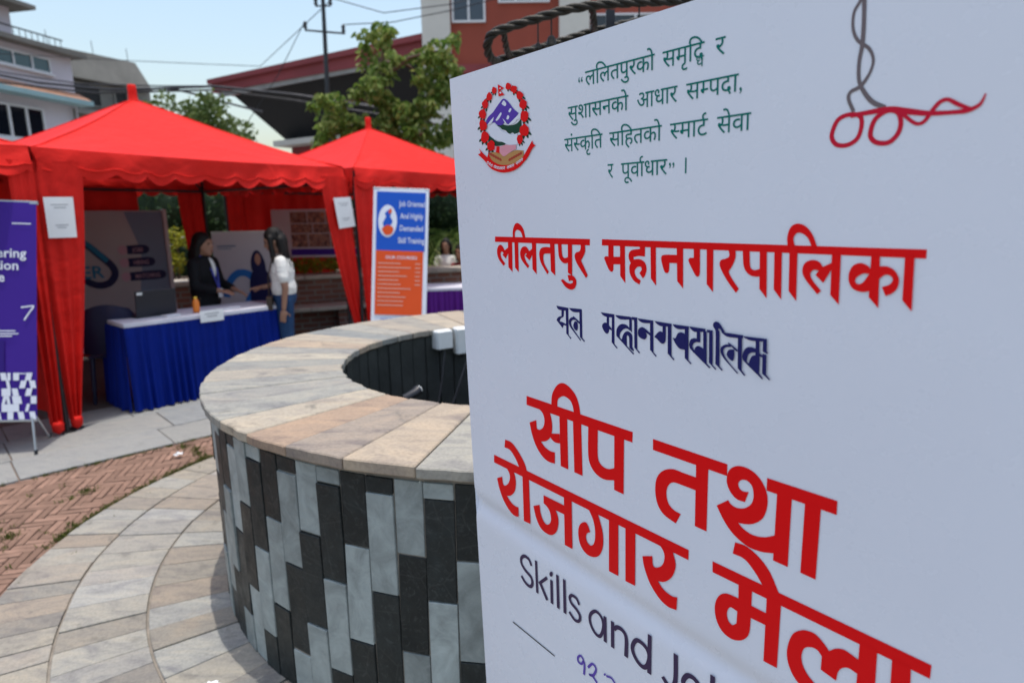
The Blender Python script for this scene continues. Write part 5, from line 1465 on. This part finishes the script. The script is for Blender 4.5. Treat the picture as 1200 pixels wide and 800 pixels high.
def shrub(name, label, cs, n, size, m_, group=None, droop=0.0, cat='shrub', core=False):
    x0, y0 = sum(c[0] for c in cs)/len(cs), sum(c[1] for c in cs)/len(cs); zb = min(c[2]-c[3] for c in cs)
    o = thing(name, label, cat, (x0, y0, zb), 0, group)
    m = MB(); leaf_cloud(m, [(c[0]-x0, c[1]-y0, c[2]-zb, c[3]) for c in cs], n, size, droop); m.build('foliage', m_, o)
    m = MB()
    for c in cs: m.tube([(c[0]-x0, c[1]-y0, -.05), (c[0]-x0+.03, c[1]-y0, (c[2]-zb)*.6), (c[0]-x0, c[1]-y0, c[2]-zb+c[3]*.5)], [.018, .012, .005], 6)
    m.build('stems', M['bark'], o)
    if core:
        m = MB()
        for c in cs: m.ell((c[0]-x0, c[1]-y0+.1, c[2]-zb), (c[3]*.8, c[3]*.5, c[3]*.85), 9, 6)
        m.build('light_block_core', M['leaf_dark'], o)  # added solid core, no plant part; blocks light through the leaves
    return o
shrub('lime_shrub', 'low lime yellow hedge plant on the planter ledge beside the white blouse', [(-3.22, 9.2, .93, .12), (-3.02, 9.25, .95, .14), (-2.82, 9.3, .96, .14), (-2.62, 9.4, .95, .13), (-2.45, 9.5, .92, .11)], 900, .055, M['leaf_lime'], 'hedge plants behind the tents')
shrub('lime_shrub', 'lime yellow hedge plant glimpsed left of the woman in black', [(-5.02, 9.4, 1.0, .22), (-4.98, 9.5, 1.35, .2), (-5.3, 9.6, 1.1, .25)], 900, .06, M['leaf_lime'], 'hedge plants behind the tents')
shrub('dark_hedge', 'dark green hedge glimpsed between the tent curtains', [(-6.2+.45*k, 10.2+.2*k, .80+.95*(k % 2), .68) for k in range(14)], 9000, .09, M['leaf_dark'], 'hedge plants behind the tents', core=True)
# round-leaved palm beyond the purple table
def palm(label, loc, n, L, h, m_):
    o = thing('palm', label, 'palm', loc, 0, 'palms beyond the purple table')
    m = MB(); m.tube([(0, 0, 0), (.02, 0, h*.5), (0, .02, h)], [.07, .055, .05], 8); m.build('trunk', M['bark'], o)
    rg = random.Random(int(h*100))
    for k in range(n):
        a = 2*math.pi*k/n + rg.uniform(-.25, .25); el = rg.uniform(.05, 1.1); m = MB(); path = []
        for i in range(9):
            t_ = i/8; rr = L*t_*math.cos(el*(1-.2*t_)); zz = h + L*t_*math.sin(el) - L*.75*t_*t_; path.append(Vector((rr*math.cos(a), rr*math.sin(a), zz)))
        m.tube(path, [.012]*8+[.004], 5)
        for i in range(1, 9):
            d = (path[i]-path[i-1]).normalized(); sd_ = d.cross(Vector((0, 0, 1))).normalized()
            for s in (-1, 1):
                for q_ in (0, .5):
                    b = path[i-1].lerp(path[i], q_); w = .03; e = b + sd_*s*L*.34*(1-.5*i/9) + d*.12 - Vector((0, 0, .08))
                    m.add([b-d*w*.5, b+d*w*.5, b.lerp(e, .6)+d*w*.5, e, b.lerp(e, .6)-d*w*.5], [(0, 1, 2, 3, 4)])
        m.build('frond', m_, o)
    return o
palm('short palm with arching fronds beyond the purple table', (-1.10, 11.9, .0), 13, .95, 1.25, M['leaf_mid'])
palm('small dark palm standing behind the arching palm', (-.55, 12.6, .0), 12, 1.1, 1.7, M['leaf_dark'])
shrub('dark_hedge', 'dark green bushes in the shade beyond the purple table', [(-1.9+.4*k, 13.2, .75+.2*(k % 2), .5) for k in range(6)], 3200, .10, M['leaf_dark'], 'hedge plants behind the tents', core=True)
bench = thing('stone_bench', 'low stone bench under the two distant seated people', 'bench', (-1.0, 11.15, 0), R(-15))
m = MB(); m.box((0, .12, .40), (1.4, .42, .07)); m.build('seat', M['ledge'], bench, bevel=.01)
for xx in (-.55, .55): m = MB(); m.box((xx, .12, .182), (.16, .34, .364)); m.build('leg', M['ledge'], bench)

# ------------------------------------------------------------------ trees
def tree(label, base, trunk_path, clumps, n, size, m_, droop, group):
    o = thing('tree', label, 'tree', base, 0, group); B = Vector(base)
    m = MB(); pts = [Vector(p)-B for p in trunk_path]; m.tube(pts, [.13*(1-.6*i/(len(pts)-1)) for i in range(len(pts))], 8); m.build('trunk', M['bark'], o)
    top_ = pts[-1]
    for c in clumps[::2]:
        e = Vector(c[:3])-B; s = pts[max(1, len(pts)-2)].lerp(top_, rng.uniform(0, 1)) if e.z > top_.z-.5 else pts[len(pts)//2].lerp(top_, rng.uniform(0, .6))
        m = MB(); m.tube([s, s.lerp(e, .5)+Vector((0, 0, .12)), e], [.04, .025, .010], 6); m.build('limb', M['bark'], o)
    clumps = list(clumps) + [(c[0]+rng.gauss(0, c[3]*.8), c[1]+rng.gauss(0, c[3]*.8), c[2]+rng.gauss(0, c[3]*.7), c[3]*rng.uniform(.35, .6)) for c in clumps for _ in (0, 1)]
    m = MB(); leaf_cloud(m, [(c[0]-B.x, c[1]-B.y, c[2]-B.z, c[3]) for c in clumps], n, size, droop); m.build('crown', m_, o)
    return o
cl = [(-2.13, 4.72, .22), (-2.46, 4.72, .17), (-2.24, 4.48, .2), (-2.24, 4.15, .25), (-2.38, 3.86, .27), (-1.44, 4.35, .27), (-1.21, 4.42, .27), (-1.06, 4.2, .22), (-1.38, 4.02, .24), (-1.2, 3.8, .25), (-3.01, 3.58, .24), (-3.26, 3.29, .27), (-3.36, 3.0, .24), (-2.88, 3.28, .28), (-2.55, 3.57, .27), (-2.66, 2.99, .3), (-2.16, 3.64, .25), (-2.26, 3.2, .3), (-1.86, 3.40, .3), (-1.47, 3.52, .28), (-1.16, 3.5, .25), (-1.57, 3.12, .3), (-1.18, 3.15, .28), (-1.96, 2.95, .3), (-2.4, 2.7, .3), (-1.5, 2.7, .3)]
tree('sparse broad-leaved green tree rising behind the right red tent', (-2.2, 12.2, 0), [(-2.2, 12.2, 0), (-2.25, 12.2, 1.4), (-2.15, 12.2, 2.5), (-2.2, 12.1, 3.5), (-2.25, 12.0, 4.4)], [(x, 12+rng.uniform(-.4, .4), z, r) for x, z, r in [q for i, q in enumerate(cl) if i not in (14, 20)]], 4600, .135, M['leaf_mid'], .75, 'trees behind the tents')
cl2 = [(-8.3, 4.25, .5), (-7.85, 4.3, .55), (-7.43, 4.1, .5), (-7.13, 3.9, .5), (-8.04, 3.8, .6), (-7.68, 3.6, .6), (-7.33, 3.5, .6), (-6.94, 3.5, .5), (-8.5, 3.5, .6), (-7.6, 3.0, .8)]
tree('rounded bushy green tree between the grey building and the red roof', (-7.7, 17.2, 0), [(-7.7, 17.2, 0), (-7.7, 17.2, 1.5), (-7.65, 17.1, 2.8), (-7.7, 17, 3.6)], [(x, 17+rng.uniform(-.5, .5), z, r) for x, z, r in cl2], 4200, .14, leafmat('bush_leaf', [(0, (.05, .09, .02)), (1, (.15, .20, .06))], .4), .2, 'trees behind the tents')

# ------------------------------------------------------------------ buildings
M['pale_render'] = mat('pale_lilac_render', (.56, .53, .58), .9, .10, .5, .1)
M['teal_trim'] = mat('teal_trim', (.25, .40, .43), .7, .1, 1)
M['white_frame'] = mat('white_frame', (.65, .66, .68), .5, .05, 3)
M['dark_glass'] = glass('dark_glass', (.006, .008, .014)); M['teal_glass'] = glass('teal_glass', (.012, .06, .085)); M['grey_glass'] = glass('grey_glass', (.03, .045, .065), .12)
M['roof_tile'] = mat('clay_roof_tile', (.34, .17, .10), .85, .25, 5, .4)
M['old_concrete'] = mat('weathered_concrete', (.17, .165, .15), .95, .4, .45, .4)
M['red_roof'] = mat('red_roof_paint', (.22, .035, .038), .7, .18, .5, .1)
M['dark_soffit'] = mat('dark_soffit', (.004, .0045, .006), .7, .3, 1)
M['terracotta'] = mat('terracotta_wall', (.27, .055, .032), .85, .12, .6, .15)
M['cream'] = mat('cream_pilaster', (.58, .56, .51), .85, .1, .8, .1)
def bpart(o, nm, x0, x1, y0, y1, z0, z1, m_, parent=None): m = MB(); m.box(((x0+x1)/2, (y0+y1)/2, (z0+z1)/2), (x1-x0, y1-y0, z1-z0)); return m.build(nm, m_, parent or o)
def window(o, x0, x1, z0, z1, y, out, panes, gm, fw=.07):
    """frame bars proud of the wall, one pane per light; out = direction of outside along local y"""
    fr = MB(); d = .09
    for xa, xb, za, zb in ((x0, x1, z0, z0+fw), (x0, x1, z1-fw, z1), (x0, x0+fw, z0+fw, z1-fw), (x1-fw, x1, z0+fw, z1-fw)): fr.box(((xa+xb)/2, y+out*d/2, (za+zb)/2), (xb-xa, d, zb-za))
    w = (x1-x0-fw)/panes
    for k in range(1, panes): fr.box((x0+fw/2+w*k, y+out*d/2, (z0+z1)/2), (fw, d*.96, z1-z0-2*fw))
    f = fr.build('window_frame', M['white_frame'], o)
    for k in range(panes):
        xa, xb = x0+fw/2+w*k+fw/2, x0+fw/2+w*(k+1)-fw/2
        m = MB(); m.box(((xa+xb)/2, y+out*.02, (z0+z1)/2), (xb-xa-.004, .02, z1-z0-2*fw-.004)); m.build('pane', gm, f)
# pale house, far left (its street front runs away to the right; outside = +y)
hs = thing('pale_house', 'pale lilac rendered house with dark windows and teal ledge, far left', 'building', (-19.41, 30.0, 0), -1.795)
bpart(hs, 'wall', 0, 12, -8, 0, 0, 8.75, M['pale_render'])
bpart(hs, 'eave_slab', -.35, 12.4, -8.3, .55, 8.76, 8.95, M['old_concrete'])
bpart(hs, 'penthouse_wall', 2.3, 11, -6, -.3, 8.952, 10.2, M['pale_render'])
bpart(hs, 'penthouse_roof', 1.75, 11.4, -6.3, .45, 10.202, 10.36, M['old_concrete'])
for xx in (.25, 6.2): m = MB(); m.tube([(xx, .08, 0), (xx, .08, 6.6)], .05, 8); m.build('drain_pipe', M['old_concrete'], hs)
m = MB(); m.box((3.0, -.3, 9.05), (6.0, .06, .05)); m.box((3.0, -.3, 9.5), (6.0, .05, .05))
for k in range(9): m.tube([(.1+k*.27, -.3, 8.95), (.1+k*.27, -.3, 9.5)], .015, 5)
m.build('roof_railing', M['steel_dark'], hs)
bpart(hs, 'ledge', -.18, 12, .003, .75, 6.72, 6.92, M['teal_trim'])
m = MB(); m.add([(-.15, .70, 6.93), (12, .70, 6.93), (12, .02, 7.28), (-.15, .02, 7.28), (-.15, .02, 6.93), (12, .02, 6.93)], [(0, 1, 2, 3), (0, 3, 4), (1, 5, 2), (0, 4, 5, 1)]); m.build('tiled_canopy', M['roof_tile'], hs)
window(hs, 1.1, 4.4, 7.86, 8.48, .002, 1, 4, M['teal_glass'], .06)
bpart(hs, 'sill', 1.0, 4.5, .003, .14, 7.79, 7.855, M['white_frame'])
window(hs, 1.75, 5.6, 5.0, 6.36, .002, 1, 5, M['dark_glass'], .085)
bpart(hs, 'sill', 1.6, 5.8, .003, .16, 4.9, 4.995, M['white_frame'])
window(hs, 1.75, 5.6, 1.2, 2.8, .002, 1, 4, M['dark_glass'], .085)
# unfinished concrete building
gb = thing('concrete_building', 'unfinished grey concrete building with bare dark openings', 'building', (-24.41, 45.6, 0), -2.026)
bpart(gb, 'wall', 0, 16, -8, 0, 0, 10.2, M['old_concrete'])
m = MB(); m.add([(0.2, .6, 10.25), (16, .6, 10.25), (16, .25, 11.9), (1.0, .25, 11.9), (.2, -8, 10.25), (16, -8, 10.25), (16, -8, 11.9), (1.0, -8, 11.9)], [(0, 1, 2, 3), (4, 7, 6, 5), (0, 3, 7, 4), (1, 5, 6, 2), (3, 2, 6, 7), (0, 4, 5, 1)]); m.build('parapet', M['old_concrete'], gb)
for xa, xb, za, zb in ((3.5, 5.2, 8.84, 10.0), (1.75, 2.5, 9.2, 9.95), (6.2, 7.6, 8.9, 10.0), (3.5, 5.2, 5.4, 7.0)):
    f = MB()
    for a, b, c, d in ((xa-.1, xb+.1, za-.1, za), (xa-.1, xb+.1, zb, zb+.1), (xa-.1, xa, za, zb), (xb, xb+.1, za, zb)): f.box(((a+b)/2, .05, (c+d)/2), (b-a, .1, d-c))
    fo = f.build('opening_surround', M['old_concrete'], gb); m = MB(); m.box(((xa+xb)/2, .012, (za+zb)/2), (xb-xa-.002, .02, zb-za-.002)); m.build('dark_opening', M['dark_soffit'], fo)
bpart(gb, 'floor_slab', -.3, 16, .0, .5, 8.2, 8.45, M['old_concrete'])
for xx in (.6, 2.9, 5.6): m = MB(); m.tube([(xx, -1, 11.9), (xx+.05, -1, 13.0)], .02, 5); m.build('rebar', M['steel_dark'], gb)
# long low building under a red roof (front = -y)
rb = thing('red_roofed_building', 'long dark building under a sloping red roof edge behind the tents', 'building', (-13.76, 31.08, 0), -.569)
RL = 13.3
m = MB(); m.add([(0, 0, 7.42), (RL, 0, 7.30), (RL, 0, 7.94), (0, 0, 7.94), (0, 9, 7.42), (RL, 9, 7.30), (RL, 9, 7.94), (0, 9, 7.94)], [(0, 1, 2, 3), (4, 7, 6, 5), (0, 3, 7, 4), (1, 5, 6, 2), (3, 2, 6, 7), (0, 4, 5, 1)]); m.build('roof', M['red_roof'], rb)
bpart(rb, 'gutter', -.1, RL, -.14, -.004, 7.78, 7.99, M['red_roof'])
bpart(rb, 'fascia_strip', .4, RL, .05, .12, 7.18, 7.38, M['concrete'])
m = MB(); m.add([(.9, .5, 7.27), (RL, .5, 7.27), (RL, 2.0, 5.2), (2.6, 2.0, 5.2), (.9, 9, 7.27), (RL, 9, 7.27), (RL, 8, 5.2), (2.6, 8, 5.2)], [(0, 3, 2, 1), (4, 5, 6, 7), (0, 4, 7, 3), (1, 2, 6, 5), (0, 1, 5, 4), (3, 7, 6, 2)]); m.build('raked_soffit', M['dark_soffit'], rb)
bpart(rb, 'white_ledge', 2.5, RL, 1.2, 8.2, 4.95, 5.19, M['cream'])
bpart(rb, 'wall', 2.8, RL, 2.0, 8, 0, 4.94, M['red_roof'])
for k in range(4): window(rb, 3.4+k*2.4, 5.0+k*2.4, 2.0, 4.2, 1.998, -1, 2, M['dark_glass'], .07)
# terracotta block with cream pilasters (front = -y)
ob = thing('terracotta_building', 'terracotta red building with cream pilasters behind the bells', 'building', (0, 24.0, 0), 0)
bpart(ob, 'wall', -2.9, 12, 0, 8, 0, 14, M['terracotta'])
for xa, xb in ((-2.98, -1.99), (1.83, 2.88), (6.8, 7.8)): bpart(ob, 'pilaster', xa, xb, -.25, -.002, 0, 14, M['cream'])
window(ob, -1.93, -.75, 8.28, 10.2, -.002, -1, 2, M['grey_glass'], .07)
window(ob, -.3, 1.5, 8.9, 10.4, -.002, -1, 3, M['grey_glass'], .07)
for xa, xb in ((2.95, 5.3), (5.5, 6.7)): window(ob, xa, xb, 7.6, 8.5, -.002, -1, 3, M['dark_glass'], .06)
bpart(ob, 'string_course', -1.98, 1.82, -.12, -.003, 6.6, 6.9, M['red_roof'])
window(ob, -1.9, 1.6, 4.4, 6.2, -.002, -1, 4, M['dark_glass'], .07)

# ------------------------------------------------------------------ utility pole and wires
up = thing('utility_pole', 'dark utility pole with a cross arm and insulators above the red roof', 'pole', (-4.95, 18.0, 0))
m = MB(); m.tube([(0, 0, 0), (.07, 0, 4), (.14, 0, 7.6)], [.085, .065, .05], 10); m.build('mast', M['steel_dark'], up)
m = MB(); m.tube([(-.40, 0, 6.50), (.66, 0, 6.40)], .025, 8); m.build('cross_arm', M['steel_dark'], up)
m = MB(); m.tube([(-.08, 0, 7.08), (.34, 0, 7.08)], .02, 8); m.build('top_arm', M['steel_dark'], up)
for x_, z_ in ((-.38, 6.53), (.62, 6.43), (-.06, 7.1), (.32, 7.1)): m = MB(); m.lathe([(.02, 0), (.06, .03), (.03, .08), (.06, .12), (.03, .18), (0, .2)], (x_, 0, z_), 10); m.build('insulator', M['steel_dark'], up)
def sag(pts, n=8):
    out = []
    for a, b in zip(pts[:-1], pts[1:]):
        for i in range(n): out.append(Vector(a).lerp(Vector(b), i/n))
    return out + [Vector(pts[-1])]
for pts, r_, lab in (([(-22, 20.6, 7.4), (-15.09, 20, 5.94), (-13.99, 20, 5.71), (-12.99, 20, 5.6), (-11.86, 20, 5.48), (-10.46, 20, 5.49), (-8.8, 20, 5.53), (-6.5, 20.2, 5.3), (-2, 20.5, 4.6)], .036, 'thick black overhead cable crossing the pale house'),
        ([(-22, 20.6, 7.0), (-15.13, 20.1, 5.75), (-13.63, 20.1, 5.56), (-12.38, 20.1, 5.42), (-11.1, 20.1, 5.42), (-8.8, 20.1, 5.45), (-6.5, 20.3, 5.15), (-2, 20.6, 4.4)], .028, 'second thick black cable hanging just below the thickest one'),
        ([(-22, 20.8, 7.6), (-15.1, 20.2, 6.05), (-12.9, 20.2, 5.7), (-10.4, 20.2, 5.6), (-8.8, 20.2, 5.58), (-6.5, 20.4, 5.35), (-2, 20.7, 4.7)], .02, 'thin black cable running along the top of the cable bundle'),
        ([(-24, 26, 8.3), (-14.13, 26, 7.66), (-12, 26, 7.54), (-9.55, 26, 7.41), (-4.7, 18.1, 7.2)], .012, 'thin wire crossing the sky over the bushy tree'),
        ([(-10.5, 20, 5.5), (-9.95, 20, 5.46), (-9.21, 20, 5.28), (-8.54, 20, 5.08), (-7.2, 19.5, 4.7)], .03, 'black drop cable falling behind the left tent roof'),
        ([(-4.63, 18, 7.28), (-3.24, 18, 6.79+.1), (-1.43, 18, 7.08), (3, 18.2, 8.2)], .012, 'thin wire from the pole top towards the terracotta building'),
        ([(-4.33, 18, 6.62), (-3.02, 18, 6.66), (-1.43, 18, 6.93), (3, 18.2, 8.0)], .012, 'thin wire from the cross arm towards the terracotta building'),
        ([(-5.33, 18, 6.72), (-5.78, 18, 5.99), (-6.18, 18, 5.36), (-7.5, 18.5, 4.0)], .010, 'thin wire dropping left from the cross arm')):
    m = MB(); m.tube(sag(pts), r_, 6); tago(m.build('overhead_cable', M['steel_dark']), lab, 'cable', 'overhead cables')

# ------------------------------------------------------------------ bell frame standing in the fountain
M['old_bronze'] = mat('old_bronze', (.022, .020, .016), .5, .35, 18, .4, metal=.5)
bf = thing('bell_frame', 'dark twisted metal bell frame rising behind the white banner', 'bell frame', (CX, CY, .05))
def twisted(path, r, parent, nm, turns=9):
    pts = [Vector(p)-Vector((CX, CY, .05)) for p in path]
    fine = []
    n = len(pts)
    for i in range(n-1):
        p0, p1, p2, p3 = pts[max(i-1, 0)], pts[i], pts[i+1], pts[min(i+2, n-1)]
        for k in range(10):
            t_ = k/10; fine.append(.5*((2*p1)+(-p0+p2)*t_+(2*p0-5*p1+4*p2-p3)*t_*t_+(-p0+3*p1-3*p2+p3)*t_**3))
    fine.append(pts[-1]); m = MB(); acc = 0
    for strand in (0, 1, 2):
        out = []; acc = 0
        for i, p in enumerate(fine):
            tg = (fine[min(i+1, len(fine)-1)]-fine[max(i-1, 0)]).normalized(); a = tg.orthogonal().normalized() if abs(tg.z) > .95 else tg.cross(Vector((0, 0, 1))).normalized(); b = tg.cross(a)
            if i: acc += (p-fine[i-1]).length
            an = acc/ r/1.6 + strand*2*math.pi/3
            out.append(p + (a*math.cos(an)+b*math.sin(an))*r*.5)
        m.tube(out, r*.58, 7)
    return m.build(nm, M['old_bronze'], parent)
twisted([(-.05, 3.62, 2.41), (-.085, 3.45, 2.39), (-.10, 3.35, 2.42), (-.08, 3.3, 2.46), (-.03, 3.3, 2.485), (.02, 3.3, 2.50), (.13, 3.3, 2.53), (.31, 3.3, 2.575), (.52, 3.3, 2.595), (.91, 3.3, 2.60), (1.3, 3.35, 2.59)], .022, bf, 'upper_rail')
twisted([(-.06, 3.65, 2.42), (.02, 3.65, 2.45), (.14, 3.65, 2.48), (.26, 3.65, 2.51), (.48, 3.65, 2.57), (.76, 3.65, 2.62), (1.03, 3.65, 2.64), (1.3, 3.6, 2.62)], .02, bf, 'lower_rail')
twisted([(-.02, 3.30, 2.485), (-.005, 3.46, 2.44), (.01, 3.64, 2.45)], .017, bf, 'tie_bar'); twisted([(.41, 3.30, 2.58), (.44, 3.45, 2.55), (.46, 3.64, 2.565)], .018, bf, 'tie_bar')
twisted([(1.28, 3.35, 2.59), (1.28, 3.45, 2.0), (1.0, 3.45, 1.2), (.75, 3.4, .06)], .025, bf, 'post'); twisted([(.56, 3.64, 2.57), (.55, 3.6, 2.2), (.5, 3.55, 1.2), (.40, 3.5, .06)], .025, bf, 'post')
m = MB(); m.box((.53-CX, 3.50-CY, 2.545-.05), (.045, .02, .16)); m.build('bracket_plate', M['steel_dark'], bf)
for x_, zt, zb, lab in ((.15, 2.535, 2.425, 'small clapper weight hanging left of the bronze bell'), (.215, 2.55, 2.455, 'small bronze bell hanging from the frame just above the banner edge'), (.64, 2.595, 2.52, 'small bronze bell hanging near the top right of the frame')):
    b = thing('hanging_bell', lab, 'bell', (x_, 3.3, zb), 0, 'bells on the bell frame')
    m = MB(); m.tube([(0, 0, 0), (0, 0, zt-zb)], .004, 6); m.build('chain', M['old_bronze'], b)
    s_ = .6 if 'weight' in lab else 1.0
    m = MB(); m.lathe([(.0, .004), (.012*s_, 0), (.02*s_, -.012*s_), (.024*s_, -.035*s_), (.038*s_, -.055*s_), (.034*s_, -.056*s_), (.0, -.03*s_)], n=16); m.build('bell_body', M['old_bronze'], b)
    m = MB(); m.ell((0, 0, -.058*s_), (.008, .008, .010), 8, 6); m.build('clapper', M['steel_dark'], b)
bpy.data.objects.remove(fob); bpy.data.curves.remove(fcu)
